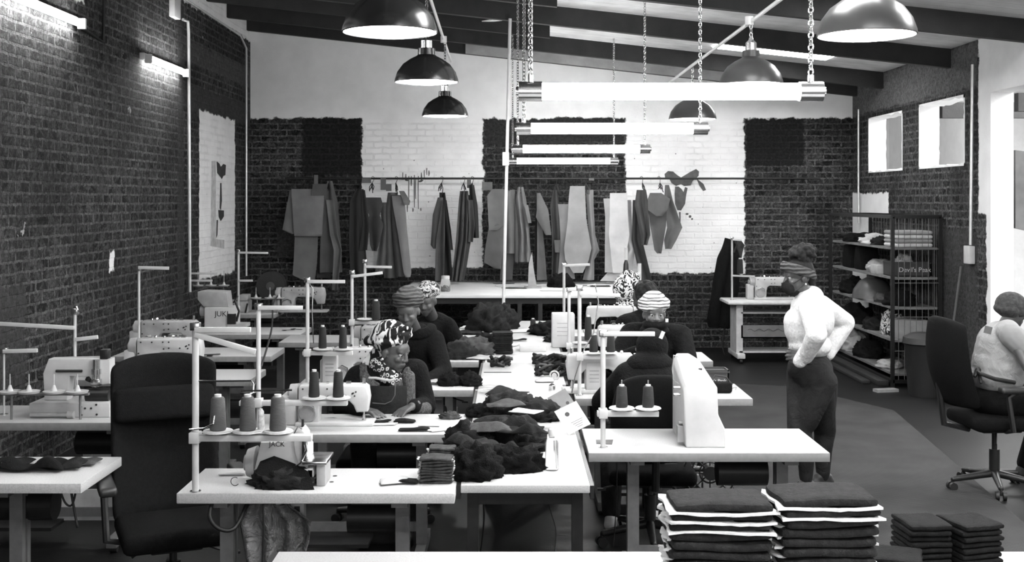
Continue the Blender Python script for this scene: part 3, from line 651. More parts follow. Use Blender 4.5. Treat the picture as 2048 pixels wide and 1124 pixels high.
# box based special machine at the far left
D0 = 6.75; t = thing('chainstitch_machine', (XX(150, D0), D0, .75), 'old white machine on a boxy base with bare thread spindles by the left wall', 'sewing machine')
k = D0/F; fx = lambda x: (x-150)*k; fz = lambda y: ZZ(y, D0)-.75
MB().box(fx(78), fx(236), -.14, .12, 0, fz(798), .006).build('base_box', PALE, t)
m = MB(); m.prism([(fx(95), fz(798)), (fx(92), fz(745)), (fx(103), fz(716)), (fx(190), fz(714)), (fx(225), fz(716)), (fx(226), fz(765)), (fx(205), fz(768)), (fx(182), fz(752)), (fx(145), fz(750)), (fx(140), fz(798))], -.05, .05, 'xz', .01); m.build('arm', PALE, t)
m = MB(); m.cyl((fx(200), -.06, fz(716)), (fx(200), -.06, fz(770)), .022, n=16).cyl((fx(200), -.06, fz(735)), (fx(200), -.06, fz(745)), .028, n=16).box(fx(192), fx(210), -.09, -.04, fz(768), fz(755), .003); m.build('needle_bar', CHROME, t)
m = MB(); m.cyl((fx(180), -.05, fz(787)), (fx(226), -.05, fz(787)), .04, n=18).cyl((fx(180), -.03, fz(760)), (fx(192), -.03, fz(738)), .02).cyl((fx(120), -.06, fz(739)), (fx(172), -.06, fz(739)), .008).cyl((fx(80), -.02, fz(756)), (fx(122), -.02, fz(756)), .012); m.build('mechanism', DARKM, t)
MB().box(fx(206), fx(222), -.055, 0, fz(716), fz(697), .004).build('tension_unit', DARKM, t)
for x, y in ((180, 805), (188, 808), (200, 808), (210, 801), (211, 820), (181, 821)): MB().cyl((fx(x), -.141, fz(y)), (fx(x), -.145, fz(y)), .006, n=10).build('screw', BLACK, t)
m = MB(); m.cyl((fx(85), -.17, .02), (fx(165), -.17, .02), .012).cyl((fx(158), -.17, .02), (fx(170), -.17, .02), .022); m.build('front_bar', PALE2, t)
# tray with spindles in front of it
def spindle_tray(D, y, x0, x1, xs, label, hs=38):
    o = P(x0, y, D); t = thing('spindle_tray', o, label, 'spool tray'); kk = D/F; L = (x1-x0)*kk
    MB().box(0, L, -.015, .015, -.012, 0).build('tray_bar', STEEL, t)
    z0 = o.z-.75
    for s in (.12, .9): MB().cyl((L*s, 0, -z0), (L*s, 0, -.012), .007).build('post', STEEL, t)
    for x in xs:
        c = (x-x0)*kk
        MB().lathe([(.062, .012), (.055, .0), (.02, .001), (.018, .012)], (c, 0, 0), 24).build('dish', M(.45, .4), t)
        MB().lathe([(.02, .01), (.012, .03), (.007, .045)], (c, 0, 0), 12).cyl((c, 0, .04), (c, 0, hs*kk), .0028, n=6).build('spindle', PAPER, t)
spindle_tray(6.55, 786, 2, 178, (20, 58, 108, 155), 'low spool tray with empty dishes and bare spindles at the far left')
# jack-style white machine in the far left group
D0 = 10.95; t = thing('overlocker', (XX(440, D0), D0, .75), 'cream overlock machine with lettering on its side in the far left group', 'sewing machine')
k = D0/F; fx2 = lambda x: (x-440)*k; fz2 = lambda y: ZZ(y, D0)-.75
MB().box(fx2(415), fx2(476), -.12, .1, 0, fz2(612), .012).build('body', PALE, t)
m = MB(); m.prism([(fx2(400), fz2(598)), (fx2(400), fz2(582)), (fx2(412), fz2(580)), (fx2(458), fz2(582)), (fx2(462), fz2(612)), (fx2(412), fz2(612))], -.09, .09, 'xz', .01); m.build('top_cover', PALE2, t)
MB().cyl((fx2(415), 0, fz2(622)), (fx2(402), 0, fz2(622)), .05, n=20).build('handwheel', PALE2, t)
MB().box(fx2(462), fx2(498), -.14, .05, fz2(652), fz2(645)).box(fx2(470), fx2(492), -.12, .04, 0, fz2(652)).build('work_plate', M(.5, .3, .3), t)
m = MB(); m.tube([(fx2(478), -.1, fz2(640)), (fx2(484), -.12, fz2(620)), (fx2(476), -.12, fz2(600)), (fx2(480), -.1, fz2(590))], .012, 6).box(fx2(462), fx2(478), -.15, -.11, fz2(645), fz2(625)); m.build('looper_arm', DARKM, t)
text('JUKI', .07, t, (fx2(436), -.122, fz2(630)), (PI/2, 0, 0), BLACK)
D0 = 12.85; t = thing('flatlock_machine', (XX(465, D0), D0, .75), 'cluster of pale machine head with levers left of the far corner machine', 'sewing machine')
k = D0/F; f3 = lambda x: (x-465)*k; g3 = lambda y: ZZ(y, D0)-.75
MB().box(f3(450), f3(500), -.1, .1, 0, g3(600), .01).box(f3(482), f3(500), -.12, .05, g3(600), g3(588), .01).build('body', PALE2, t)
MB().cyl((f3(450), 0, g3(610)), (f3(440), 0, g3(610)), .06, n=20).build('handwheel', DARKM, t)
m = MB(); m.tube([(f3(475), -.11, g3(620)), (f3(470), -.13, g3(604)), (f3(480), -.13, g3(598))], .01, 6).tube([(f3(495), -.11, g3(625)), (f3(500), -.12, g3(605))], .01, 6); m.build('lever', DARKM, t)
# tall covered machine at the front right, seen from its end
D0 = 5.80; o = T(1408, 893); t = thing('sewing_machine', (o.x, D0+.2, .75), 'bulky white sewing machine seen from its smooth end, on the front right table', 'sewing machine')
k = (D0)/F; hx = lambda x: (x-1410)*k; hz = lambda y: ZZ(y, D0)-.75
m = MB()
def ring(y, pts): return [m.bm.verts.new((a, y, b)) for a, b in pts]
ra = ring(-.2, [(hx(1372), 0), (hx(1452), 0), (hx(1452), hz(862)), (hx(1437), hz(830)), (hx(1435), hz(775)), (hx(1420), hz(764)), (hx(1372), hz(768)), (hx(1366), hz(780))])
rb = ring(.22, [(hx(1372)-.01, 0), (hx(1440), 0), (hx(1440), .12), (hx(1430), .18), (hx(1425), hz(742)), (hx(1402), hz(728)), (hx(1376), hz(728)), (hx(1368), hz(745))])
for i in range(8): m.bm.faces.new((ra[i], ra[(i+1) % 8], rb[(i+1) % 8], rb[i]))
m.bm.faces.new(ra[::-1]); m.bm.faces.new(rb); bmesh.ops.recalc_face_normals(m.bm, faces=m.bm.faces[:])
bmesh.ops.bevel(m.bm, geom=m.bm.edges[:], offset=.008, segments=3, affect='EDGES', profile=.5)
m.build('body', PALE, t, angle=50)
m = MB(); m.tube([(hx(1366), -.05, hz(722)), (hx(1355), -.06, hz(718)), (hx(1352), -.06, hz(745)), (hx(1356), -.06, hz(768)), (hx(1366), -.06, hz(775))], .0035, 6); m.build('thread_guide', CHROME, t)
for zz in (782, 796): MB().cyl((hx(1368), -.1, hz(zz)), (hx(1353), -.1, hz(zz)), .008).build('thread_stud', CHROME, t)
m = MB(); m.cyl((hx(1372), -.12, hz(872)), (hx(1358), -.12, hz(872)), .012).cyl((hx(1372), -.12, hz(852)), (hx(1362), -.12, hz(852)), .010).box(hx(1358), hx(1374), -.16, -.1, .02, .10); m.build('lever', M(.3, .4, .5), t)
MB().cyl((hx(1412), -.02, hz(752)), (hx(1412), -.02, hz(747)), .01).build('screw', BLACK, t)
# ---------- thread stands and cones ----------
def thread_stand(base, h, arms, tray, label, wires=(), r=.0125, bx=0):
    t = thing('thread_stand', base, label, 'thread stand', 'thread stands clamped to the sewing tables')
    MB().cyl((0, 0, 0), (.0, 0, h), r, n=14).build('pole', PALE, t)
    MB().lathe([(.024, 0), (.024, .004), (.014, .006)], n=16).build('base_ring', CHROME, t); MB().box(-.02, .02, -.02, .02, h-.03, h+.004, .003).build('clamp', CHROME, t)
    for x0, z0, x1, z1 in arms:
        d = V((x1-x0, 0, z1-z0)); a = math.atan2(d.z, d.x)
        MB().rbox(((x0+x1)/2, -.012, (z0+z1)/2), (d.length, .02, .022), Matrix.Rotation(-a, 3, 'Y'), .002).build('guide_arm', PALE, t)
    if tray:
        z, xa, xb, xs = tray
        MB().box(xa, xb, -.025, .02, z-.026, z, .002).box(-.022, .022, -.03, .025, z-.035, z+.012, .003).build('spool_tray', PALE, t)
        for c in xs:
            MB().lathe([(.064, .016), (.066, .013), (.03, .001), (.02, .001), (.018, .01), (.03, .012), (.062, .018)], (c, 0, z), 28).build('spool_dish', PAPER, t)
            MB().cyl((c, 0, z), (c, 0, z+.155), .003, n=6).build('spindle', CHROME, t)
    for w_ in wires: MB().tube(w_, .004, 6).build('wire_guide', CHROME, t)
    return t
def cone(loc, h, r, mat, label, group, tip=PAPER, straight=.8):
    t = thing('thread_cone', loc, label, 'thread cone', group)
    MB().lathe([(r*.93, .004), (r, .012), (r*straight, h*.88), (r*straight*.8, h*.93)], n=22).build('thread', mat, t)
    MB().lathe([(r*.5, 0), (r*.5, .004), (r*.42, h*.9), (r*.42, h)], n=16).build('core', tip, t)
def threadm(v):
    t = NT('wound_thread'); wv = t.n('ShaderNodeTexWave'); wv.bands_direction = 'Z'; wv.inputs['Scale'].default_value = 90; wv.inputs['Distortion'].default_value = 1
    t.link(t.obj(), wv.inputs['Vector']); c = t.ramp(wv.outputs['Fac'], [(0, v*.6), (1, v*1.3)]); t.bump(wv.outputs['Fac'], .5, .002); return t.fin(c, .8)
TH, THB = threadm(.065), threadm(.009)
b = V((XX(391, 4.93), 4.93, .75)); q = 4.93/F
thread_stand(b, .722, [(0, .695, .24, .695), (0, .675, .26, .60)], (.245, -.02, .5, (.096, .224, .353)), 'tall thread stand with three grey cones on the front left table', [[(0, 0, .475), (.11, -.01, .475), (.245, -.02, .478), (.252, -.02, .465), (.254, -.02, .43), (.24, -.03, .425)], [(.2, -.02, .435), (.42, -.03, .44)], [(-.02, -.02, .27), (.05, -.04, .28), (.09, -.05, .30), (.09, -.03, .33)]], r=.0145)
for i, x in enumerate((.096, .224, .353)): cone(b+V((x, 0, .262)), .155, .036, TH, ('first', 'second', 'third')[i]+' grey thread cone along the tray of the front left stand', 'grey thread cones on the front left stand')
cone(b+V((.275, .03, .25)), .10, .015, M(.5, .7, 0, .5, 60), 'small pale bobbin cone between the second and third grey cones', None)
thread_stand((XX(517, 6.2), 6.2, .75), .69, [(0, .67, .24, .67)], (.17, -.1, .48, (.30, .43)), 'tall thread stand left of the zebra headwrap person, on the second table', [[(0, 0, .22), (-.04, 0, .2), (-.1, 0, .21)]])
for i, x in enumerate((.30, .43)): cone(V((XX(517, 6.2)+x, 6.2, .75+.186)), .15, .03, THB, ('left', 'right')[i]+' black thread cone low on the stand of the second left table', 'black thread cones on the second left stand')
thread_stand((XX(615, 7.62), 7.62, .75), .735, [(0, .71, .25, .71)], (.25, -.03, .30, (.10, .235)), 'thread stand with two black cones behind the second left table', [[(.012, 0, .7), (.035, 0, .66), (.03, 0, .5), (.04, 0, .3)]])
for i, x in enumerate((.10, .235)): cone(V((XX(615, 7.62)+x, 7.62, .75+.266)), .155, .028, THB, ('left', 'right')[i]+' black thread cone level with the brick wall behind the zebra headwrap', 'black thread cones on the third left stand')
thread_stand((XX(704, 8.95), 8.95, .75), .70, [(0, .655, .24, .685)], (.31, 0, .26, (.10,)), 'thread stand beside the plain headwrap person, with an empty dish', [[(0, 0, .1), (-.05, 0, .0)]])
cone(V((XX(752, 8.95), 8.95, .75+.316)), .16, .035, THB, 'black thread cone just left of the plain headwrap', None)
thread_stand((XX(730, 10.2), 10.2, .75), .72, [(0, .66, .24, .655)], None, 'thin thread stand in front of the hanging fabric left of centre')
thread_stand((XX(477, 12.7), 12.7, .75), .70, [(0, .67, .33, .665), (0, .36, .16, .36)], None, 'thread stand rising in the far left corner')
thread_stand((XX(362, 12.7), 12.7, .75), .50, [(0, .44, .4, .44), (0, .36, .35, .36)], None, 'thread stand crossing the foot of the tall white panel')
thread_stand((XX(278, 8.35), 8.35, .75), .765, [(0, .76, .22, .755)], None, 'thin thread stand by the machine behind the office chair', r=.009)
thread_stand((XX(150, 6.85), 6.85, .75), .60, [(-.55, .52, 0, .49), (0, .42, .14, .435)], None, 'thread stand with bright clip standing among the left wall machines', [[(.0, 0, .6), (.012, -.01, .615), (.02, -.01, .60), (0, -.01, .585)]], r=.009)
thread_stand((XX(8, 6.7), 6.7, .75), .385, [(0, .37, .2, .375)], None, 'low wire thread stand at the left edge', r=.006)
thread_stand((XX(1206, 5.81), 5.81, .75), .59, [(0, .575, .26, .575)], (.185, -.03, .28, (.095, .228)), 'thread stand with two black cones on the front right table', r=.013)
for i, x in enumerate((.095, .228)): cone(V((XX(1206, 5.81)+x, 5.81, .75+.203)), .115, .031, THB, ('left', 'right')[i]+' black thread cone on the front right stand', 'black thread cones on the front right stand')
MPAD = MB(); MPAD.prism([(-.035, -.04), (.045, -.05), (.06, .06), (-.03, .06)], 0, .002, 'xy'); one(MPAD, 'rubber_pad', BLACK, 'black pad lying at the foot of the front right thread stand', 'pad', loc=(XX(1205, 5.93), 5.93, .75))
thread_stand((XX(1159, 7.36), 7.36, .75), .70, [(0, .65, .26, .64)], (.26, 0, .24, (.09, .18)), 'leaning pale thread stand of the second right table', [[(.05, 0, .7), (.1, -.01, .71), (.12, -.01, .6), (.09, -.01, .4), (.03, -.02, .3), (-.03, -.02, .12), (-.05, -.02, .02)]])
for i, x in enumerate((.09, .18)): cone(V((XX(1159, 7.36)+x+.02*i, 7.36, .75+.275)), .12, .028, THB, ('left', 'right')[i]+' black thread cone beside the dark seated figure, second right table', 'black thread cones on the second right stand')
thread_stand((XX(1138, 9.0), 9.0, .75), .56, [(0, .55, .12, .55)], (.12, 0, .2, (.09,)), 'thread stand of the third right table')
cone(V((XX(1138, 9.0)+.15, 9.0, .90)), .2, .03, THB, 'tall black thread cone on the third right table', None)
thread_stand((XX(1128, 10.7), 10.7, .75), .66, [(0, .64, .24, .65)], None, 'farthest thread stand right of the centre table')
thread_stand((XX(1464, 14.3), 14.3, .76), .78, [(0, .75, .12, .74), (0, .3, .28, .29)], None, 'thread stand on the grey machine table beside the hanging jackets')
cone(V((XX(1464, 14.3)+.1, 14.3, 1.08)), .2, .04, THB, 'black thread cone on the stand by the hanging jackets', None)
cone((XX(1066, 10.9), 10.9, .75), .13, .03, THB, 'lone black thread cone standing far down the centre table', None)
# spindle trays of the far left group
spindle_tray(12.8, 572, 375, 455, (396, 422, 448), 'spindle tray at the foot of the tall white panel', 30)
spindle_tray(12.75, 597, 508, 560, (512, 540, 558), 'small spindle tray before the far corner machine', 22)
# ---------- office chairs ----------
def office_chair(loc, rz, label, arms=True, back=(.50, .66), sh=.47, mat=CHAIRF, group='black office chairs', tilt=.12, low=.06, boxy=0, thick=.075):
    """faces local -Y"""
    t = thing('office_chair', loc, label, 'office chair', group, rz); bw, bh = back
    s = MB(); s.rbox((0, 0, sh-.035), (.50, .48, .09), None, .035, 3); s.build('seat', mat, t, angle=60)
    pts = []
    nr = 9
    for i in range(nr):
        v = i/(nr-1); z = sh+low+(bh+.06-low)*v; y0 = .25+tilt*v+.05*math.sin(PI*v); wv = bw*(1 if boxy else (.86+.14*math.sin(PI*min(1, v*1.15)))*(1-.18*max(0, v-.8)/.2))
        pts.append([V((wv*(u/8-.5), y0-.10*(abs(u/4-1)**2), z-(.05*abs(u/4-1)**3 if i == nr-1 else 0))) for u in range(9)])
    m = MB(); m.grid(pts, thick, V((0, 1, .08))); m.build('backrest', mat, t, subsurf=2, angle=180)
    if boxy:
        m = MB(); m.rbox((0, .25+tilt*.82-.055, sh+low+bh*.80), (bw*.94, .07, .17), Matrix.Rotation(-.2, 3, 'X'), .03, 3); m.build('headrest', mat, t, angle=60)
    MB().tube([(0, .18, sh-.1), (0, .36, sh-.06), (0, .37+tilt*.3, sh+.25)], .022, 8).build('back_bar', DARKM, t)
    if arms:
        for sx in (-1, 1):
            m = MB(); m.tube([(sx*.2, .02, sh-.08), (sx*.30, .02, sh-.06), (sx*.31, .06, sh+.17), (sx*.31, -.0, sh+.2)], .018, 8); m.build('arm_bracket', BLACK, t)
            m = MB(); m.rbox((sx*.31, -.04, sh+.215), (.08, .32, .045), None, .018, 3); m.build('armrest', M(.02, .4), t, angle=60)
    MB().cyl((0, 0, .10), (0, 0, .28), .035, n=16).cyl((0, 0, .28), (0, 0, sh-.08), .018, n=14).build('gas_column', DARKM, t)
    MB().box(-.12, .12, -.14, .14, sh-.11, sh-.08, .01).build('seat_plate', DARKM, t)
    m = MB(); m.tube([(.1, -.02, sh-.1), (.2, -.04, sh-.14), (.27, -.05, sh-.16)], .007, 6).rbox((.28, -.05, sh-.165), (.05, .03, .012)); m.tube([(-.1, .04, sh-.1), (-.18, .08, sh-.17)], .007, 6); m.build('lever', DARKM, t)
    for k in range(5):
        a = 2*PI*k/5+.3; d = V((math.cos(a), math.sin(a), 0))
        m = MB(); m.cap((0, 0, .115), V((0, 0, .075))+d*.29, .028, .018, 10); lg = m.build('base_leg', DARKM, t)
        m = MB(); e = d*.30; s_ = V((-d.y, d.x, 0)); m.cyl(e+s_*.012+V((0, 0, .028)), e+s_*.034+V((0, 0, .028)), .028, n=14).cyl(e-s_*.034+V((0, 0, .028)), e-s_*.012+V((0, 0, .028)), .028, n=14).cyl(e+V((0, 0, .03)), e+V((0, 0, .08)), .008); m.build('caster', BLACK, lg)
    return t
office_chair((-1.62, 5.50, 0), math.radians(24), 'tall black office chair with armrests standing empty at the left', back=(.52, .70), sh=.46, low=-.04, boxy=1, mat=M(.0065, .95, 0, .3, 60, .8, 300, .12), tilt=.14)
office_chair((XX(1995, 7.9), 7.95, 0), math.radians(94), 'black swivel chair with lever handles under the person in the knit cap', back=(.46, .62), sh=.52, tilt=.10, thick=.11)
office_chair((XX(1300, 6.72), 6.72, 0), math.radians(178), 'black office chair whose rounded back rises behind the front right machine', back=(.50, .52), sh=.46, arms=False)
office_chair((-.80, 7.05, 0), 0, 'black office chair under the person in the zebra headwrap', back=(.42, .30), sh=.45, arms=False)
office_chair((-.74, 8.46, 0), 0, 'black office chair under the person in the plain grey headwrap', back=(.42, .30), sh=.45, arms=False)
office_chair((-.68, 9.82, 0), 0, 'black office chair under the person in the small patterned cap', back=(.42, .30), sh=.45, arms=False)
office_chair((1.12, 8.42, 0), 0, 'black office chair under the person in the striped headwrap', back=(.42, .30), sh=.45, arms=False)
# ---------- people ----------
def fabric_print(kind):
    t = NT('print_'+kind); ob = t.obj()
    if kind == 'zebra':
        mp = t.n('ShaderNodeMapping'); mp.inputs['Rotation'].default_value = (0, .9, .3); mp.inputs['Scale'].default_value = (32, 16, 8); t.link(ob, mp.inputs[0])
        n = t.noise(1.1, 2.0, vec=mp.outputs[0], dist=.8); c = t.ramp(n, [(.49, .012), (.535, .6)])
    elif kind == 'floral':
        n = t.noise(13, 1.5, dist=2.0); c = t.ramp(n, [(.40, .015), (.45, .6), (.52, .6), (.56, .03)])
    elif kind == 'leaf':
        n = t.noise(34, 1, dist=1.0); c = t.ramp(n, [(.45, .03), (.5, .5), (.58, .5), (.62, .06)])
    elif kind == 'rings':
        v = t.n('ShaderNodeTexVoronoi'); v.inputs['Scale'].default_value = 38; t.link(ob, v.inputs['Vector'])
        c = t.ramp(v.outputs['Distance'], [(.2, .02), (.26, .6), (.42, .6), (.48, .02)])
    elif kind == 'stripes':
        w_ = t.n('ShaderNodeTexWave'); w_.inputs['Scale'].default_value = 14; w_.inputs['Distortion'].default_value = 3; w_.inputs['Detail'].default_value = 2; w_.bands_direction = 'Z'; t.link(ob, w_.inputs['Vector'])
        c = t.ramp(w_.outputs['Fac'], [(.2, .10), (.4, .6), (.9, .7)])
    elif kind == 'wrap':
        w_ = t.n('ShaderNodeTexWave'); w_.inputs['Scale'].default_value = 13; w_.inputs['Distortion'].default_value = 4; w_.inputs['Detail'].default_value = 2; w_.bands_direction = 'Z'; t.link(ob, w_.inputs['Vector'])
        c = t.ramp(w_.outputs['Fac'], [(0, .04), (.8, .09)]); t.bump(w_.outputs['Fac'], .9, .012)
    elif kind == 'knit':
        mp = t.n('ShaderNodeMapping'); mp.inputs['Rotation'].default_value = (0, .78, 0); mp.inputs['Scale'].default_value = (26, 26, 26); t.link(ob, mp.inputs[0])
        ch = t.n('ShaderNodeTexChecker'); ch.inputs['Scale'].default_value = 1; t.link(mp.outputs[0], ch.inputs[0])
        c = t.ramp(t.noise(70, 3), [(.3, .52), (.7, .66)]); h = t.math('ADD', t.math('MULTIPLY', ch.outputs['Fac'], .5), t.noise(8, 5)); t.bump(h, 1.0, .03)
    elif kind == 'denim':
        c = t.ramp(t.noise(5, 6, rough=.7), [(.3, .007), (.7, .022)]); t.bump(t.noise(7, 5, dist=1.5), .8, .02)
    elif kind == 'fleece':
        c = t.ramp(t.noise(26, 5, rough=.8), [(.35, .0015), (.75, .0055)]); t.bump(t.noise(16, 5, rough=.75), 1.0, .02)
    elif kind == 'fur':
        c = t.ramp(t.noise(60, 6, rough=.85, dist=1), [(.35, .015), (.7, .14)]); t.bump(t.noise(70, 5), 1.0, .012)
    elif kind == 'linen':
        c = t.ramp(t.noise(9, 5), [(.3, .24), (.7, .32)]); t.bump(t.noise(5, 4, dist=1.8), .7, .03)
    return t.fin(c, .92, 0, .15)
PR = {k: fabric_print(k) for k in ('zebra', 'floral', 'leaf', 'rings', 'stripes', 'wrap', 'knit', 'denim', 'fleece', 'fur', 'linen')}
HAIR = M(.008, .8, 0, .4, 60, 1, 90, .3, name='black_hair')
EYEW, EYEB = M(.28, .3, name='eye_white'), M(.01, .15, name='eye_dark')

def face_frame(yaw, pitch, roll=0):
    """columns: lateral, forward, up ; yaw 0 looks at the camera, 90 to image right; pitch positive looks down"""
    f = V((math.sin(yaw), -math.cos(yaw), 0)); s = V((math.cos(yaw), math.sin(yaw), 0))
    ff = f*math.cos(pitch)-UP*math.sin(pitch); u = f*math.sin(pitch)+UP*math.cos(pitch)
    s2 = s*math.cos(roll)+u*math.sin(roll); u2 = u*math.cos(roll)-s*math.sin(roll)
    return s2, ff, u2
def mat3(s, f, u): return Matrix((s, f, u)).transposed()
def head_prims(m, c, fr, k=1.0):
    s, f, u = fr; Rm = mat3(s, f, u); L = lambda a, b, d: c+(s*a+f*b+u*d)*k
    E = lambda p, r, rot=Rm: m.ell(p, [q*k for q in r], rot, 18, 12)
    E(L(0, -.012, .03), (.074, .095, .088)); E(L(0, .02, -.03), (.064, .070, .075)); E(L(0, .045, -.062), (.046, .046, .040)); E(L(0, .066, -.092), (.024, .021, .018))
    E(L(0, .058, .035), (.058, .032, .038))
    m.cap(L(0, .083, .018), L(0, .100, -.018), .0095*k, .0125*k); E(L(0, .104, -.024), (.0125, .0115, .010))
    for q in (-1, 1):
        E(L(q*.013, .096, -.027), (.0095, .009, .0075)); E(L(q*.036, .062, -.022), (.025, .022, .022)); E(L(q*.030, .078, .026), (.024, .009, .0065))
        E(L(q*.031, .080, -.0035), (.014, .006, .003)); E(L(q*.031, .080, .0165), (.015, .0075, .004))
        E(L(q*.075, -.010, -.012), (.009, .018, .029)); E(L(q*.080, -.018, -.008), (.007, .012, .022))
    E(L(0, .087, -.052), (.025, .012, .0065)); E(L(0, .085, -.064), (.021, .012, .0075)); E(L(0, .082, -.058), (.028, .008, .003))
def eyes(par, c, fr, k=1.0, closed=False):
    s, f, u = fr
    for q in (-1, 1):
        e = c+(s*q*.031+f*.0715+u*.006)*k
        if closed: continue
        o = MB().ell(e, (.0125*k,)*3, None, 14, 10).build('eye', EYEW, par, world=True, angle=180)
        MB().ell(e+f*.0078*k-u*.0015, (.0075*k,)*3, None, 12, 8).build('iris', EYEB, o, world=True, angle=180)
def ik(a, b, l1, l2, pole):
    a, b = V(a), V(b); d = b-a; L = min(d.length, (l1+l2)*.995); dn = d.normalized()
    x = (l1*l1-l2*l2+L*L)/(2*L); h = math.sqrt(max(l1*l1-x*x, 1e-6)); p = V(pole)-dn*V(pole).dot(dn)
    return a+dn*x+p.normalized()*h
def hand_prims(m, w, d, nrm, side, curl=.35, k=1.0, spread=.16):
    """w wrist, d pointing direction, nrm back of hand direction, side +1/-1 puts the thumb on +/- lateral"""
    d = V(d).normalized(); nrm = (V(nrm)-d*V(nrm).dot(d)).normalized(); lat = d.cross(nrm)*side
    m.cap(w-d*.03, w+d*.01, .024*k, .025*k, 10)
    for i, (o, L) in enumerate(((.030, .92), (.010, 1.0), (-.010, .95), (-.029, .78))):
        base = w+d*.088*k*(1-.06*abs(i-1.3))+lat*o*k
        m.cap(w+lat*o*.55*k+d*.015, base, .0145*k, .0115*k, 8)
        dd = (d+lat*(o*spread/.03)).normalized(); a = curl*(1+.12*i); p = base
        for j, (ln, r0, r1) in enumerate(((.042, .0105, .0092), (.027, .0092, .0084), (.021, .0084, .0072))):
            ang = a*(.7+j*.55); v = dd*math.cos(ang)-nrm*math.sin(ang); q = p+v*ln*L*k; m.cap(p, q, r0*k, r1*k, 8); p = q
    t0 = w+lat*.022*k+d*.02*k-nrm*.006; t1 = t0+(lat*.8+d*.65-nrm*.25).normalized()*.040*k; t2 = t1+(d+lat*.25-nrm*.2).normalized()*.032*k; t3 = t2+(d-nrm*.25-lat*.1).normalized()*.024*k
    m.cap(t0, t1, .016*k, .0125*k, 8).cap(t1, t2, .0118*k, .010*k, 8).cap(t2, t3, .010*k, .0082*k, 8)
DOWN = ('plain grey', 'small patterned')
def person(label, head, hyaw, hpitch, hip, yaw, shoulders=None, hands=None, knees=None, feet=None, skin=SKIN, top=None, bottom=None, vox=.007, fat=1.0, elbow=None, standing=False, hroll=0, eyes_on=True, topkw={}, hdir=None, sleeve_end=.93, group=None, shoe=BLACK, hcurl=.35, hk=1.0, neckfwd=0, handn=None, hside=(1, -1), pants_extra=None):
    """all world coordinates; returns dict with useful points"""
    hk_ = hk
    root = thing('person', (hip[0], hip[1], 0), label, 'person', group)
    head, hip = V(head), V(hip); f = V((math.sin(yaw), -math.cos(yaw), 0)); s = V((math.cos(yaw), math.sin(yaw), 0))
    fr = face_frame(hyaw, hpitch, hroll); c = head
    neck_top = c-fr[2]*.075-fr[1]*.018
    nb = (V(shoulders[2]) if shoulders else c-UP*.20-f*.06+f*neckfwd)
    sh = [V(shoulders[0]), V(shoulders[1])] if shoulders else [nb-UP*.055-s*.165*fat, nb-UP*.055+s*.165*fat]
    mid = hip.lerp(nb, .5)-f*.02
    body = MB(); head_prims(body, c, fr)
    body.cap(neck_top, nb-UP*.02, .05, .056)
    Rb = mat3(s, f, (nb-hip).normalized())
    body.ell(hip.lerp(nb, .72), (.135*fat, .095*fat, .16), Rb).ell(hip.lerp(nb, .4), (.12*fat, .09*fat, .17), Rb).ell(hip+UP*.02, (.15*fat, .11*fat, .12), Rb)
    cl = MB()
    cl.ell(hip.lerp(nb, .74), (.175*fat, .135*fat, .19), Rb).ell(hip.lerp(nb, .42), (.17*fat, .135*fat, .20), Rb).ell(hip+UP*.05, (.185*fat, .15*fat, .15), Rb)
    cl.cap(sh[0]*.85+nb*.15, sh[1]*.85+nb*.15, .072*fat); cl.cap(sh[0]*.3+nb*.7+UP*.02, sh[1]*.3+nb*.7+UP*.02, .062)
    W = []
    for i in range(2):
        h = V(hands[i]) if hands and hands[i] else None
        if h is None: W.append(None); h = hip+f*.28+s*(-.12 if i == 0 else .12)+UP*.1
        q = -1 if i == 0 else 1
        el = V(elbow[i]) if elbow and elbow[i] else ik(sh[i], h, .29, .27, -UP*.8+s*q*.75-f*.25)
        body.cap(sh[i], el, .045, .037).cap(el, h, .036, .025)
        cl.cap(sh[i], el, .072*fat, .060*fat).cap(el, el.lerp(h, sleeve_end), .058*fat, .042)
        fdir = V(hdir[i]) if hdir and hdir[i] else (h-el).normalized()
        hn = V(handn[i]) if handn and handn[i] else UP
        hand_prims(body, h, fdir, hn, hside[i], hcurl, hk)
        W.append((el, h))
    pants = MB(); pants.ell(hip+UP*.0, (.18*fat, .15*fat, .13), Rb)
    soles = []
    for i in range(2):
        q = -1 if i == 0 else 1
        hj = hip+s*q*.09*fat
        kn = V(knees[i]) if knees else hip+f*.43+s*q*.13+UP*.02
        ft = V(feet[i]) if feet else V((kn.x, kn.y, 0))-f*.02+V((0, 0, .085))
        body.cap(hj, kn, .072, .05).cap(kn, ft, .046, .032); fd = f
        body.cap(ft-UP*.045, ft-UP*.05+fd*.13, .03, .025)
        if standing: pants.cap(hj-UP*.04, kn, .122*fat, .078).cap(kn+UP*.01, ft+UP*.22, .076, .066).cap(ft+UP*.22, ft+UP*.02, .066, .046)
        else: pants.cap(hj, kn, .10*fat, .082).cap(kn, ft+UP*.04, .078, .06)
        soles.append((ft, fd))
    body.build('body', skin, root, world=True, remesh=vox, smooth=3)
    if eyes_on and not any(q in label for q in DOWN): eyes(root, c, fr)
    if top: cl.build(topkw.get('name', 'jacket'), top, root, world=True, remesh=.012, smooth=topkw.get('smooth', 10))
    if pants_extra: pants_extra(pants)
    pants.build('trousers', bottom or PR['denim'], root, world=True, remesh=.013, smooth=5)
    for ft, fd in soles:
        m = MB(); a = V((ft.x, ft.y, 0)); m.cap(a-fd*.04+UP*.05, a+fd*.14+UP*.042, .042, .038).cap(a-fd*.03+UP*.075, a+fd*.03+UP*.08, .04, .04)
        m.build('shoe', shoe, root, world=True, remesh=.009, smooth=2)
    return root, c, fr, nb, sh, f, s
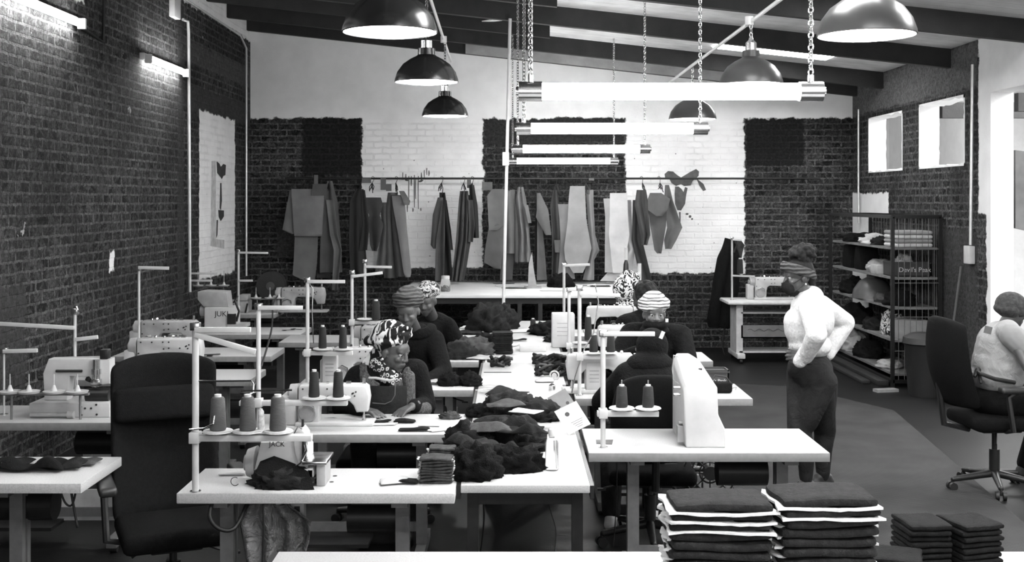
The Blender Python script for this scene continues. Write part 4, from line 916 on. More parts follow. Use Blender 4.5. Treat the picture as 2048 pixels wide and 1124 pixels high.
def wrap(root, c, fr, mat, k=(1.22, 1.18, 1.12), off=(0, -.022, .045), tilt=.0, folds=True, tail=None, name='headwrap', seed=0, full=.0):
    """smooth turban dome with layered bands"""
    s, f, u = fr; Rm = mat3(s, f, u) @ Matrix.Rotation(tilt, 3, 'X'); o = c+s*off[0]+f*off[1]+u*off[2]; m = MB()
    m.ell(o, (.082*k[0], .104*k[1], .088*k[2]), Rm, 28, 18)
    if folds:
        for i, (z, r) in enumerate(((-.022, 1.02), (.004, 1.035), (.032, .98))):
            cc = o+u*z; pts = [cc+Rm @ V((.082*k[0]*r*math.cos(t), .104*k[1]*r*math.sin(t), .012*math.sin(2*t+i*2+seed))) for t in [2*PI*q/28 for q in range(29)]]
            m.tube(pts, .017, 8)
    if tail:
        for a, b, r0, r1 in tail: m.cap(o+s*a[0]+f*a[1]+u*a[2], o+s*b[0]+f*b[1]+u*b[2], r0, r1)
    return m.build(name, mat, root, world=True, remesh=.007, smooth=4)
def collar(root, nb, f, s, mat, r=.085, th=.03, name='collar', drop=.0, n=20, open_=0):
    m = MB(); pts = [nb+s*r*math.cos(t)*1.15+f*r*math.sin(t)*.95+UP*(.02-drop*max(0, math.sin(t))) for t in [PI/2+open_+(2*PI-2*open_)*q/n for q in range(n+1)]]
    m.tube(pts, th, 8); return m.build(name, mat, root, world=True, remesh=.009, smooth=2)
rad = math.radians
# W1 zebra headwrap
D = 6.98; hc = P(787, 703, 6.9)
r, c, fr, nb, sh, f, s = person('person in zebra print headwrap and ring print scarf sewing, looking to the right', hc, rad(62), rad(16), (XX(772, D), 7.12, .55), rad(4), vox=.0052,
    shoulders=(P(716, 755, 6.98), P(832, 742, 7.02), P(772, 742, 7.0)), hands=(P(724, 826, 6.62)+V((0, .02, .02)), P(826, 812, 6.72)), top=PR['fleece'], skin=SKIN, fat=1.08,
    elbow=(P(684, 815, 6.9), P(852, 812, 6.95)), hdir=((.85, -.5, -.12), (-.75, -.75, -.25)), hcurl=.42, hside=(-1, 1))
wrap(r, c, fr, PR['zebra'], (1.16, 1.22, 1.2), (0, -.052, .075), .45, tail=[((0, -.09, -.03), (-.02, -.13, -.07), .045, .03)])
m = MB()
for i in range(9):
    a = c-fr[1]*.12-fr[2]*.0; b = a+V((-.10+.018*i, .02-.01*i, -.12-.02*(i % 3))); m.cap(a, b, .012, .007, 8)
m.build('headwrap_tail', PR['zebra'], r, world=True, remesh=.006, smooth=1)
m = MB(); m.ell(nb+f*.05+UP*.045, (.105, .085, .06)).ell(nb+f*.11-UP*.02+s*.03, (.075, .04, .05), None).cap(nb+f*.13+UP*.0+s*.03, nb+f*.14-UP*.07+s*.04, .04, .015); m.build('scarf', PR['rings'], r, world=True, remesh=.008, smooth=3)
m = MB(); base = nb+f*.145-UP*.18+s*.02
pts = [[base+s*(-.115+.23*u)+UP*(.12-.36*v)+f*(.035*math.sin(PI*u)+.0+.03*v) for u in [i/8 for i in range(9)]] for v in [j/8 for j in range(9)]]
m.grid(pts, .012, f); ap = m.build('apron', PR['denim'], r, world=True, subsurf=1, angle=180)
m = MB(); q0 = P(718, 781, 6.70); m.tube([P(738, 756, 6.80), P(752, 756, 6.785), P(766, 759, 6.775), P(780, 761, 6.775), P(791, 758, 6.78)], .008, 8); m.build('pocket_trim', M(.35, .8), r, world=True); m = MB(); m.tube([P(791, 760, 6.79), P(790, 790, 6.77), P(783, 802, 6.77), P(770, 808, 6.765), P(745, 806, 6.77)], .0025, 6); m.build('stitching', M(.08, .8), r, world=True)
collar(r, nb+f*.02, f, s, PR['fur'], .115, .042, 'fur_collar', .12, open_=.35)
m = MB(); m.cap(nb+f*.11+s*.14-UP*.02, nb+f*.15+s*.15-UP*.26, .04, .035); m.build('fur_lapel', PR['fur'], r, world=True, remesh=.009, smooth=1)
for a in (P(838, 818, 6.78),): m = MB(); m.ell(a, (.05, .045, .045), None); m.cap(a, a+V((.03, .05, -.01)), .045, .045); m.build('fur_cuff', PR['fur'], r, world=True, remesh=.008, smooth=1)
MB().ell(c+fr[0]*.082-fr[1]*.012-fr[2]*.042, (.007,)*3).ell(c-fr[0]*.082-fr[1]*.012-fr[2]*.042, (.007,)*3).build('earring', PAPER, r, world=True)
# W2 plain headwrap looking down
r, c, fr, nb, sh, f, s = person('person in plain grey headwrap and dark fleece bending over her sewing', P(816, 622, 8.22), rad(-8), rad(22), (XX(830, 8.5), 8.55, .55), rad(-6),
    shoulders=(P(775, 694, 8.35), P(868, 680, 8.42), P(832, 664, 8.45)), hands=(P(790, 760, 8.0), P(850, 762, 8.0)), top=PR['fleece'], skin=SKIN, fat=1.12)
wrap(r, c, fr, PR['wrap'], (1.16, 1.12, 1.1), (0, -.040, .080), .25)
collar(r, nb+f*.01, f, s, PR['fleece'], .10, .045, 'collar', .03)
# W3 patterned cap
r, c, fr, nb, sh, f, s = person('person in small patterned cap and dark coat, farthest back on the left row', P(853, 602, 9.6), rad(-14), rad(22), (XX(868, 9.9), 9.93, .55), rad(-8), vox=.008,
    shoulders=(P(830, 668, 9.7), P(895, 652, 9.8), P(868, 640, 9.85)), hands=(P(850, 720, 9.45), P(890, 715, 9.5)), top=PR['fleece'], skin=SKIN, fat=1.1)
wrap(r, c, fr, PR['leaf'], (1.12, 1.1, 1.02), (0, -.036, .075), .2)
# W4 striped wrap facing camera
r, c, fr, nb, sh, f, s = person('person in light striped headwrap facing the camera with lower face in a dark collar', P(1309, 628, 8.3), rad(3), rad(5), (XX(1312, 8.5), 8.5, .55), rad(4),
    shoulders=(P(1262, 668, 8.4), P(1362, 672, 8.45), P(1310, 658, 8.5)), hands=(P(1275, 700, 8.05), P(1350, 735, 8.0)), top=PR['fleece'], skin=SKIN2, fat=1.18)
wrap(r, c, fr, PR['stripes'], (1.2, 1.15, 1.1), (0, -.034, .070), .15)
m = MB(); m.ell(c-fr[2]*.075+fr[1]*.02, (.092, .095, .045)).ell(c-fr[2]*.12, (.11, .10, .05)); m.build('face_covering', DARKF, r, world=True, remesh=.008, smooth=3)
MB().box(-.01, .01, 0, .02, -.012, .012).build('tag', PAPER, r).location = P(1334, 641, 8.2)-r.location
# W5 back to camera, hooded
r, c, fr, nb, sh, f, s = person('person in black hooded coat seen from behind, seated at the second right table', P(1305, 700, 6.98), rad(165), rad(25), (XX(1285, 6.9), 6.82, .55), rad(170), vox=.008,
    shoulders=(P(1342, 752, 6.9), P(1256, 752, 6.9), P(1300, 736, 6.9)), hands=(P(1330, 770, 7.3), P(1238, 768, 7.3)), top=PR['fleece'], skin=SKIN, fat=1.22, eyes_on=False,
    feet=(V((.60, 6.95, .085)), V((.86, 7.1, .085))), knees=(V((.62, 7.2, .52)), V((.9, 7.25, .52))), shoe=PAPER)
m = MB(); m.ell(c-fr[1]*.02+UP*.015, (.100, .115, .115)).ell(nb+UP*.02, (.15, .12, .08)); m.build('hood', PR['fleece'], r, world=True, remesh=.01, smooth=4)
MB().rbox((0, 0, 0), (.022, .006, .045), Matrix.Rotation(.4, 3, 'Y')).build('tag', PAPER, r).location = P(1324, 670, 6.82)-r.location
# W6 curly hair
r, c, fr, nb, sh, f, s = person('person with short black curls and dark coat, turned away behind the striped headwrap', P(1288, 596, 9.75), rad(-115), rad(25), (XX(1290, 10.0), 9.95, .55), rad(-100), vox=.009,
    shoulders=(P(1250, 650, 9.6), P(1290, 640, 10.0), P(1288, 634, 9.8)), hands=(P(1235, 668, 9.7), P(1240, 668, 9.9)), top=PR['fleece'], skin=SKIN, fat=1.25, eyes_on=False)
m = MB(); rr = random.Random(5)
for i in range(90):
    d = V((rr.gauss(0, 1), rr.gauss(0, 1), rr.gauss(.35, 1))).normalized()
    if d.dot(fr[1]) > .55 and d.z < .4: continue
    m.ell(c-fr[1]*.02+UP*.03+V((d.x*.095, d.y*.095, d.z*.095)), (.024,)*3, None, 8, 6)
m.ell(c-fr[1]*.02+UP*.03, (.1, .1, .1)); m.build('hair', HAIR, r, world=True, remesh=.008)
# W7 floral headscarf
r, c, fr, nb, sh, f, s = person('person in floral print headscarf leaning low at the far right table', P(1250, 590, 11.35), rad(-70), rad(20), (XX(1262, 11.5), 11.55, .55), rad(-60), vox=.009,
    shoulders=(P(1238, 630, 11.2), P(1275, 630, 11.6), P(1258, 624, 11.4)), hands=(P(1225, 655, 11.0), P(1240, 655, 11.0)), top=PR['fleece'], skin=SKIN, eyes_on=False)
m = MB(); m.ell(c+UP*.06, (.125, .12, .15)).ell(c+UP*.15+V((.03, 0, 0)), (.09, .09, .1)).cap(c+V((.08, 0, .12)), c+V((.13, 0, .2)), .05, .03).ell(c+V((.02, 0, -.1)), (.12, .1, .07)); m.build('headscarf', PR['floral'], r, world=True, remesh=.01, smooth=3)
# W8 standing person
D = 7.86; hc = P(1596, 554, D)
r, c, fr, nb, sh, f, s = person('standing person in white cropped sweater, jeans and dark face mask, hands on hips', hc, rad(-82), rad(9), P(1620, 738, D), rad(-78), vox=.0052, standing=True,
    pants_extra=lambda q: q.ell(P(1626, 748, D), (.135, .168, .13)).cap(P(1642, 765, 7.76), P(1612, 840, 7.76), .108, .088).cap(P(1646, 765, 7.96), P(1646, 840, 7.98), .105, .082),
    shoulders=(P(1618, 616, 7.68), P(1642, 612, 8.02), P(1622, 592, D)), hands=(P(1609, 708, 7.62), P(1652, 712, 8.06)), elbow=(P(1634, 668, 7.42), P(1693, 645, 8.12)),
    knees=(P(1597, 860, 7.76), P(1650, 862, 7.98)), feet=(P(1612, 962, 7.74), P(1646, 960, 7.96)), top=None, skin=SKIN, bottom=PR['denim'], hdir=((-.72, .35, -.05), (-.3, -.9, -.1)), handn=((-.4, -1, .1), (.8, .3, 0)), hcurl=.75, hside=(-1, 1))
m = MB()
m.ell(P(1616, 618, D), (.115, .175, .12)).ell(P(1612, 655, D), (.15, .165, .16)).ell(P(1600, 645, D), (.11, .15, .11)).ell(P(1620, 690, D), (.145, .165, .10)).ell(P(1635, 640, D), (.11, .16, .15))
a, b = P(1634, 668, 7.42), P(1600, 722, 7.62); m.cap(sh[0], a, .074, .068).cap(a, P(1612, 712, 7.58), .068, .052).cap(P(1612, 705, 7.58), b, .052, .048)
a2, b2 = P(1690, 645, 8.12), P(1655, 708, 8.05); m.cap(sh[1], a2, .078, .070).cap(a2, P(1664, 690, 8.08), .070, .06).cap(P(1664, 690, 8.08), b2, .06, .05)
m.cap(P(1616, 598, D), P(1624, 596, D), .085)
m.build('sweater', PR['knit'], r, world=True, remesh=.009, smooth=4)
m = MB(); Rm = mat3(*fr)
pts = [c+Rm @ V((.084*math.cos(t), .104*math.sin(t)-.008, .028+.046*math.sin(t))) for t in [2*PI*q/32 for q in range(33)]]
m.tube(pts, .019, 8); pts = [p+fr[2]*.024-(p-c).normalized()*.006 for p in pts]; m.tube(pts, .02, 8); pts = [p+fr[2]*.020-(p-c).normalized()*.008 for p in pts]; m.tube(pts, .018, 8); m.build('headband', PR['wrap'], r, world=True, remesh=.007, smooth=2)
m = MB(); rr = random.Random(8); hb = c-fr[1]*.06+fr[2]*.155
m.ell(c-fr[1]*.022+fr[2]*.045, (.082, .098, .085), Rm).ell(hb, (.07, .075, .055), Rm).cap(c-fr[1]*.05+fr[2]*.08, hb, .055, .055)
for i in range(60):
    d = V((rr.gauss(0, 1), rr.gauss(0, 1), rr.gauss(0, 1))).normalized(); m.ell(hb+Rm @ V((d.x*.075, d.y*.085, d.z*.06)), (.019,)*3, None, 8, 6)
m.ell(c-fr[1]*.085+fr[2]*.0, (.06, .04, .07), Rm); m.build('hair', HAIR, r, world=True, remesh=.007)
m = MB(); m.ell(c+fr[1]*.074-fr[2]*.055, (.052, .047, .056), Rm).ell(c+fr[1]*.108-fr[2]*.045, (.018, .02, .03), Rm).ell(c+fr[1]*.05-fr[2]*.095, (.045, .045, .03), Rm); m.build('face_mask', DARKF2, r, world=True, remesh=.006, smooth=2)
m = MB()
for q in (-1, 1):
    for e, g in ((-.03, .012), (-.085, -.04)): m.tube([c+fr[0]*q*.058+fr[1]*.062+fr[2]*e, c+fr[0]*q*.074+fr[1]*.02+fr[2]*(e*.5+g*.5), c+fr[0]*q*.083-fr[1]*.012+fr[2]*g], .0035, 6)
m.build('mask_strap', BLACK, r, world=True)
MB().ell(c+fr[0]*.084-fr[1]*.014-fr[2]*.046, (.007,)*3).ell(c-fr[0]*.084-fr[1]*.014-fr[2]*.046, (.007,)*3).build('earring', PAPER, r, world=True)
m = MB(); m.ell(P(1620, 722, D), (.132, .163, .03)); m.build('waistband', PR['denim'], r, world=True, remesh=.01)
# W9 seated right
D = 8.0
r, c, fr, nb, sh, f, s = person('person in knit cap and pale sleeveless top seated at the right edge, seen from behind', P(2024, 622, 8.0), rad(105), rad(14), (XX(1990, D)+.0, D-.0, .62), rad(100), vox=.008,
    shoulders=(P(2022, 668, 7.78), P(2018, 672, 8.2), P(2008, 655, 8.0)), hands=(P(2110, 735, 7.75), P(2110, 735, 8.25)), top=None, skin=SKIN, fat=1.15, eyes_on=False, feet=(V((3.62, 7.85, .085)), V((3.66, 8.2, .085))), knees=(V((3.78, 7.85, .6)), V((3.82, 8.2, .6))), bottom=DARKF)
m = MB(); m.ell(P(2006, 690, D), (.17, .23, .17)).ell(P(2003, 710, D), (.175, .23, .2)).ell(P(1999, 730, D), (.178, .23, .2)).ell(P(1994, 752, D), (.175, .22, .13)).cap(P(2016, 662, 7.82), P(2012, 662, 8.18), .08, .08); m.build('vest', PR['linen'], r, world=True, remesh=.01, smooth=5)
m = MB(); m.cap(P(2024, 672, 7.76), P(2062, 712, 7.7), .085, .07).cap(P(2062, 712, 7.7), P(2095, 740, 7.74), .065, .045); m.build('sleeve', M(.19, .9, 0, .15, 6), r, world=True, remesh=.009, smooth=3)
m = MB(); m.tube([P(1952, 742, 7.88), P(1962, 748, 7.78), P(1990, 758, 7.76), P(2030, 765, 7.77)], .014, 8).cap(P(1956, 740, 7.86), P(1950, 752, 7.84), .02, .012).cap(P(1958, 745, 7.84), P(1962, 765, 7.80), .014, .01); m.build('apron_string', BLACK, r, world=True)
Rm = mat3(*fr); m = MB(); m.ell(c-fr[1]*.015+fr[2]*.035, (.098, .118, .098), Rm).ell(c-fr[1]*.02+fr[2]*.0, (.098, .118, .05), Rm).ell(c-fr[1]*.08+fr[2]*.09, (.03, .03, .02)); m.build('knit_cap', M(.05, .95, 0, .4, 40, 1, 70, .1), r, world=True, remesh=.008, smooth=2)
MB().rbox((0, 0, 0), (.05, .006, .05), Matrix.Rotation(.25, 3, 'Y')).build('label_patch', M(.1, .8), r).location = P(1976, 660, 7.80)-r.location
for x in (3.42, 3.52): pass
m = MB(); m.cap((3.68, 7.85, .08), (3.68, 7.85, .36), .055, .065).cap((3.68, 7.85, .06), (3.83, 7.86, .05), .05, .045); m.build('boot', BLACK, r, world=True, remesh=.01, smooth=2)
# ---------- cloth, stacks, small things ----------
def clothpts(w, d, h, seed, base=0, n=16, m=12, fold=6.0, drop=0):
    rr = random.Random(seed); o = V((rr.uniform(0, 50), rr.uniform(0, 50), rr.uniform(0, 50))); pts = []
    for i in range(m+1):
        row = []
        for j in range(n+1):
            u, v = j/n*2-1, i/m*2-1
            e = 1+.22*noise.noise(V((math.atan2(v, u)*1.2, 0, 0))+o)
            x, y = u*w/2*e, v*d/2*e
            z = base+.004+h*max(0, .45+.9*noise.noise(V((x*fold*1.5, y*fold, 0))+o))*(1-.75*max(abs(u), abs(v))**3)
            row.append(V((x, y, z)))
        pts.append(row)
    return pts
def cloth(loc, w, d, h, mat, label, seed=0, rz=0, name='cloth_piece', cat='cloth', group=None, th=.006, fold=6):
    m = MB(); m.grid(clothpts(w, d, h, seed, fold=fold), th, UP)
    return one(m, name, mat, label, cat, group, loc=loc, rz=rz, angle=75, subsurf=1)
def rumple(loc, r, mat, label, seed=0, rz=0, name='cloth_piece', cat='cloth', group=None, f=2.3, amp=.5, sub=4):
    m = MB(); bmesh.ops.create_icosphere(m.bm, subdivisions=sub, radius=1); o = V((seed*7.3, seed*1.7, 3))
    for v in m.bm.verts:
        p = v.co.copy(); q = V((p.x*f, p.y*f*.8, p.z*f*1.6))+o
        k = 1+amp*(.5-abs(noise.noise(q))*1.6)+.13*noise.noise(q*2.2)
        v.co = V((p.x*r[0]*k, p.y*r[1]*k, max(0, p.z+.25)*r[2]*k*.85))
    return one(m, name, mat, label, cat, group, loc=loc, rz=rz, angle=180)
def layer(w, d, th, seed, mat, back=None, bow=.0, jag=.008):
    """root empty with a folded fabric slab and its pale backing edge"""
    rr = random.Random(seed); n = 12; pts = []
    for i in range(7):
        pts.append([V((-w/2+w*j/n+(rr.uniform(-jag, jag) if j in (0, n) else 0), -d/2+d*i/6+(rr.uniform(-jag, jag)*.5 if i in (0, 6) else 0), bow*math.sin(j/n*PI*1.6+seed)+rr.uniform(-.0008, .0008))) for j in range(n+1)])
    return pts
ORD = ['first', 'second', 'third', 'fourth', 'fifth', 'sixth', 'seventh', 'eighth', 'ninth', 'tenth', 'eleventh', 'twelfth', 'thirteenth', 'fourteenth', 'fifteenth', 'sixteenth', 'seventeenth', 'eighteenth', 'nineteenth']
def stack(loc, n, w, d, th, mat, label, group, backmat=None, seed=0, name='folded_fabric', rz=0, bow=.002, jag=.008, edge=.006, topback=0, lab_top=None):
    for k in range(n):
        s0 = seed*50+k; rr = random.Random(s0)
        o = thing(name, (loc[0]+rr.uniform(-1, 1)*.004, loc[1]+rr.uniform(-1, 1)*.004, loc[2]+k*th), label+', %s from the top' % ORD[n-1-k], 'folded fabric', group, rz+rr.uniform(-.02, .02))
        t = th*1.0 if backmat else th*.97
        m = MB(); m.grid(layer(w, d, th, s0, mat, bow=bow, jag=jag), t, UP); m.build('fleece', mat, o, angle=70, subsurf=1)
        if backmat:
            m = MB(); pts = layer(w+2*edge, d-.07 if k < n-topback else d+.012, th, s0+9, mat, bow=bow, jag=jag*1.2)
            for row in pts:
                for p in row: p.x -= edge*.6; p.z -= th*.12
            m.grid(pts, th*.24, UP); m.build('backing', backmat, o, angle=70)
FLB = M(.013, .95, 0, .5, 40, .9, 130, .15, name='dark_fleece'); BACK = M(.5, .9, 0, .12, 60, .6, 120, name='pale_backing')
stack((.612, 3.44, .75), 13, .30, .20, .0282, FLB, 'dark fleece panel in the left of the tall front stacks', 'fabric panels in the left front stack', BACK, 1, bow=.0035, topback=3, lab_top='topmost dark fleece panel of the left one of the two tall front stacks')
stack((.925, 3.45, .75), 13, .29, .21, .0292, FLB, 'dark fleece panel in the right of the tall front stacks', 'fabric panels in the right front stack', BACK, 2, bow=.003, topback=2, lab_top='topmost dark fleece panel of the right one of the two tall front stacks', rz=.06)
BLK = M(.005, .95, 0, .4, 40, .8, 130, .15, name='black_fleece')
for i, (x, y, n, a, wd) in enumerate(((1.205, 3.60, 8, -.35, .15), (1.345, 3.78, 11, .1, .14), (1.50, 3.78, 11, .25, .15))):
    stack((x, y, .75), n, wd, .17, .0185, BLK, 'black fabric square in the %s small front stack' % ('left', 'middle', 'right')[i], 'black squares in the %s small front stack' % ('left', 'middle', 'right')[i], None, 5+i, rz=a, bow=.001, jag=.003, lab_top='topmost black square of the %s small front stack' % ('left', 'middle', 'right')[i])
p = T(873, 968); GR = M(.035, .95, 0, .5, 40, .9, 130, .15, name='grey_fleece')
stack((p.x, p.y+.05, .75), 9, .145, .12, .0125, GR, 'square in the pale edged stack, front left table', 'pale edged squares on the front left table', BACK, 9, bow=.003, jag=.004, lab_top='topmost square of the pale edged stack on the front left table')
stack((p.x+.015, p.y+.16, .75), 11, .12, .10, .012, GR, 'square in the pale edged stack behind the front one', 'pale edged squares behind the front pair', BACK, 10, bow=.002, jag=.004)
p = T(1005, 706); stack((p.x, p.y+.06, .75), 14, .165, .16, .012, FLB, 'dark square in the neat stack on the centre table', 'dark squares in the neat centre stack', None, 12, bow=.001, jag=.006, lab_top='topmost square of the neat stack far down the centre table')
CP = 'dark cloth pieces heaped on the nearest centre table'
def tp(x, y, z=.75): return T(x, y, z)
def rt(x, y, r, mat, label, seed, rz=0, z=.75, **k): p = T(x, y, z); rumple((p.x, p.y, z), r, mat, label, seed, rz, **k)
def ct(x, y, w, d, h, mat, label, seed, rz=0, z=.75, **k): p = T(x, y, z); cloth((p.x, p.y, z), w, d, h, mat, label, seed, rz, **k)
def pile(items):
    for (x, y, kind, dims, mat, label, seed, rz, z) in items:
        p = T(x, y, .75)
        (rumple if kind == 'r' else cloth)(*((V((p.x, p.y, z)), dims) if kind == 'r' else (V((p.x, p.y, z)), dims[0], dims[1], dims[2])), mat, label, seed, rz, group=CP)
pile([
 (950, 953, 'r', (.115, .10, .13), PR['fleece'], 'big shaggy black lump of cloth at the front of the heap', 1, .3, .75),
 (1028, 938, 'r', (.13, .09, .10), PR['fleece'], 'black frayed cloth right of the shaggy lump', 2, 0, .75),
 (975, 905, 'c', (.30, .17, .09), MIDF, 'grey curved cloth lying over the shaggy lump', 3, -.15, .85),
 (940, 905, 'r', (.12, .10, .13), DARKF, 'black cloth wedge at the left of the heap', 4, .2, .75),
 (1035, 898, 'r', (.14, .10, .14), DARKF2, 'charcoal folded cloth behind the grey curved cloth', 5, -.5, .75),
 (1062, 920, 'c', (.09, .10, .03), DARKF2, 'small notched dark cloth tag at the right of the heap', 6, .7, .81),
 (1000, 868, 'c', (.24, .12, .06), DARKF2, 'dark layered cloth stack in the middle of the heap', 7, .1, .80),
 (995, 878, 'r', (.15, .10, .09), DARKF, 'black mound under the layered cloth', 8, .1, .75),
 (1020, 833, 'r', (.15, .14, .12), FLB, 'dark rippled cloth behind the layered cloth', 9, -.3, .75),
 (960, 832, 'r', (.075, .06, .06), DARKF, 'small rolled black bundle at the left of the heap', 10, 0, .75),
 (1078, 835, 'r', (.11, .15, .09), DARKF2, 'dark bundle of finger-like strips beside the hole-punched card', 11, .5, .75),
 (945, 925, 'c', (.20, .16, .07), DARKF2, 'black draped cloth hanging over the front edge of the shaggy lump', 13, .4, .83),
 (1045, 915, 'c', (.22, .15, .07), DARKF, 'black folded sheet over the charcoal cloth', 14, -.6, .86),
 (1010, 850, 'c', (.22, .13, .05), MIDF, 'greyish layered strip behind the layered cloth', 15, .3, .85),
 (1015, 815, 'c', (.24, .16, .06), DARKF2, 'dark sheet spread at the back of the heap', 16, -.2, .82),
 (1060, 826, 'c', (.2, .10, .05), DARKF, 'dark strips lying across the bundle of strips', 12, -.3, .80)])
# paper, cards, bottle
m = MB(); m.grid(clothpts(.16, .12, .018, 3, n=8, m=6), .004, UP); p = T(1052, 866); one(m, 'notepad', PAPER, 'white paper pad lying on the cloth heap', 'paper', loc=(p.x, p.y, .86), rz=-.5)
t = thing('hole_punched_card', T(1146, 872)+V((0, 0, 0)), 'large white hole-punched card with printed lines leaning on the cloth', 'card')
rot = Matrix.Rotation(rad(-38), 3, 'X') @ Matrix.Rotation(rad(-28), 3, 'Y'); cc = V((0, .06, .085))
MB().rbox(cc, (.135, .004, .155), rot).build('card', PAPER, t)
MB().cyl(cc+rot @ V((-.015, -.002, .03)), cc+rot @ V((-.015, -.0035, .03)), .013, n=20).build('hole', BLACK, t)
m = MB()
for k in range(4): m.rbox(cc+rot @ V((.012, -.0027, -.025-.012*k)), (.07-.012*k, .001, .0022), rot)
m.build('printed_lines', BLACK, t)
t = thing('hole_punched_card', T(1125, 838), 'grey hole-punched card behind the white one', 'card')
rot = Matrix.Rotation(rad(-35), 3, 'X') @ Matrix.Rotation(rad(-30), 3, 'Y'); cc = V((0, .06, .085)); MB().rbox(cc, (.12, .004, .13), rot).build('card', M(.16, .8), t)
MB().cyl(cc+rot @ V((.025, -.002, -.02)), cc+rot @ V((.025, -.0035, -.02)), .010, n=20).build('hole', BLACK, t)
def clear():
    t = NT('clear_plastic'); t.b.inputs['Transmission Weight'].default_value = .85; t.b.inputs['IOR'].default_value = 1.2; return t.fin(.95, .15)
CLEAR = clear()
p = T(1104, 940); t = thing('spray_bottle', (p.x, p.y, .75), 'clear plastic bottle with pale pump top on the nearest centre table', 'bottle')
MB().lathe([(.028, 0), (.031, .006), (.031, .125), (.026, .142), (.013, .150), (.013, .156)], n=28).build('bottle', CLEAR, t)
MB().lathe([(.016, .156), (.018, .17), (.018, .19), (.012, .195)], n=20).box(-.035, .018, -.009, .009, .192, .208, .004).build('pump', M(.6, .5), t)
MB().tube([(.012, 0, .155), (.014, 0, .08), (.018, 0, .01)], .002, 6).build('dip_tube', PAPER, t)
m = MB()
for q in range(3): m.tube([(.045*math.cos(a)*(1-.15*q), .04*math.sin(a)*(1-.15*q), .004+.006*q) for a in [2*PI*i/24 for i in range(25)]], .003, 6)
p = T(1090, 868); one(m, 'cable_coil', M(.25, .5), 'small coil of pale cable behind the clear bottle', 'cable', loc=(p.x, p.y+.05, .76))
def paper(x, y, w, d, label, rz=0, mat=PAPER, th=.003, z=.75, name='paper_sheet', cat='paper', group=None):
    p = T(x, y, z); m = MB(); m.grid(clothpts(w, d, .006, int(x+y), n=6, m=5), th, UP)
    one(m, name, mat, label, cat, group, loc=(p.x, p.y, z), rz=rz, angle=80)
p = T(1032, 803); t = thing('booklet', (p.x, p.y, .75), 'grey booklet with white stripes behind the cloth heap', 'booklet', rz=.05)
MB().box(-.11, .11, -.05, .05, 0, .012).build('cover', M(.16, .6), t)
for q in range(4): MB().box(-.10+.018*q, -.09+.018*q, -.045, .045, .0121, .0135).build('stripe', PAPER, t)
m = MB()
for q in range(14): m.rbox((R.uniform(-.08, .08), R.uniform(-.09, .09), .004+.002*q), (.12, .012, .003), Matrix.Rotation(R.uniform(-.6, .4), 3, 'Z'))
p = T(990, 786); tag(one(m, 'paper_scraps', PAPER, 'loose heap of pale paper strips at the left of the nearest centre table', 'paper strips', loc=(p.x, p.y, .75)), kind='stuff')
m = MB()
for q in range(5): m.tube([(R.uniform(-.05, .1), R.uniform(-.04, .04), .006), (R.uniform(-.02, .02), R.uniform(-.04, .04), .03), (R.uniform(-.1, .05), R.uniform(-.05, .05), .006)], .004, 5)
p = T(1000, 800); one(m, 'strap', BLACK, 'thin black tangled strap on the pale paper strips', 'strap', loc=(p.x, p.y, .775))
m = MB(); m.box(-.1, .1, -.006, .006, 0, .004); p = T(995, 745); one(m, 'ruler', BLACK, 'thin black ruler lying across the centre table', 'ruler', loc=(p.x, p.y, .75))
for i, (x, y, w, d, h, rz, lb) in enumerate(((1098, 728, .24, .12, .05, .1, 'black strap bundle on the middle centre table, upper one'), (1110, 752, .28, .13, .06, -.1, 'black strap bundle on the middle centre table, lower one beside the coil'), (1000, 733, .15, .13, .05, .5, 'fanned dark cloth strips on the middle centre table'))):
    t = thing('strap_bundle', (T(x, y).x, T(x, y).y, .75), lb, 'straps', rz=rz); rr = random.Random(i+40)
    for q in range(7):
        m = MB(); pts = [V((-w/2+w*u/8, rr.uniform(-d, d)*.25+.03*math.sin(u*.9+q),   .008+h*1.6*abs(math.sin(u*.6+q*.8))*(q+2)/9)) for u in range(9)]; m.tube(pts, .014, 6); m.build('strap', BLACK if q % 3 else DARKF2, t, angle=180)
m = MB(); m.tube([(.03*math.cos(a), .0, .03+.03*math.sin(a)) for a in [2*PI*i/20 for i in range(21)]], .006, 6).cyl((0, -.008, .03), (0, .008, .03), .018, n=16); p = T(1108, 757); one(m, 'tape_roll', M(.45, .4), 'small round roll standing by the black straps', 'roll', loc=(p.x, p.y-.06, .75))
m = MB(); m.grid(clothpts(.13, .10, .03, 77), .004, UP); p = T(1088, 757); one(m, 'plastic_wrap', M(.4, .3), 'crumpled translucent film on the middle centre table', 'film', loc=(p.x, p.y-.15, .75))
t = thing('thread_tin', (T(1104, 780).x, T(1104, 780).y, .75), 'small shiny round tin near the booklet', 'tin'); MB().lathe([(.022, 0), (.022, .03), (.018, .034)], n=20).build('body', CHROME, t); MB().lathe([(.018, .0341), (.006, .045)], n=16).build('lid', BLACK, t)
m = MB(); m.box(-.11, .11, -.09, .09, 0, .05, .004); p = T(1066, 703); one(m, 'white_box', PAPER, 'flat white box on the far centre table beside the neat stack', 'box', loc=(p.x, p.y+.08, .75))
paper(1048, 662, .30, .26, 'white paper sheets curling at the far end of the centre table', .3)
paper(1010, 690, .25, .2, 'white sheet right of the neat dark stack', -.2)
rt(1098, 668, (.17, .16, .10), DARKF, 'black cloth heap at the far right of the centre table', 21)
rt(1112, 682, (.10, .10, .06), DARKF2, 'smaller dark cloth in front of the far black heap', 22)
rt(978, 661, (.19, .18, .22), FLB, 'shaggy dark mound behind the neat stack', 23); rt(1003, 658, (.16, .15, .20), FLB, 'shaggy dark mound to the right, behind the neat stack', 24)
ct(1028, 682, .22, .05, .03, DARKF2, 'flat dark strip right of the neat stack', 25)
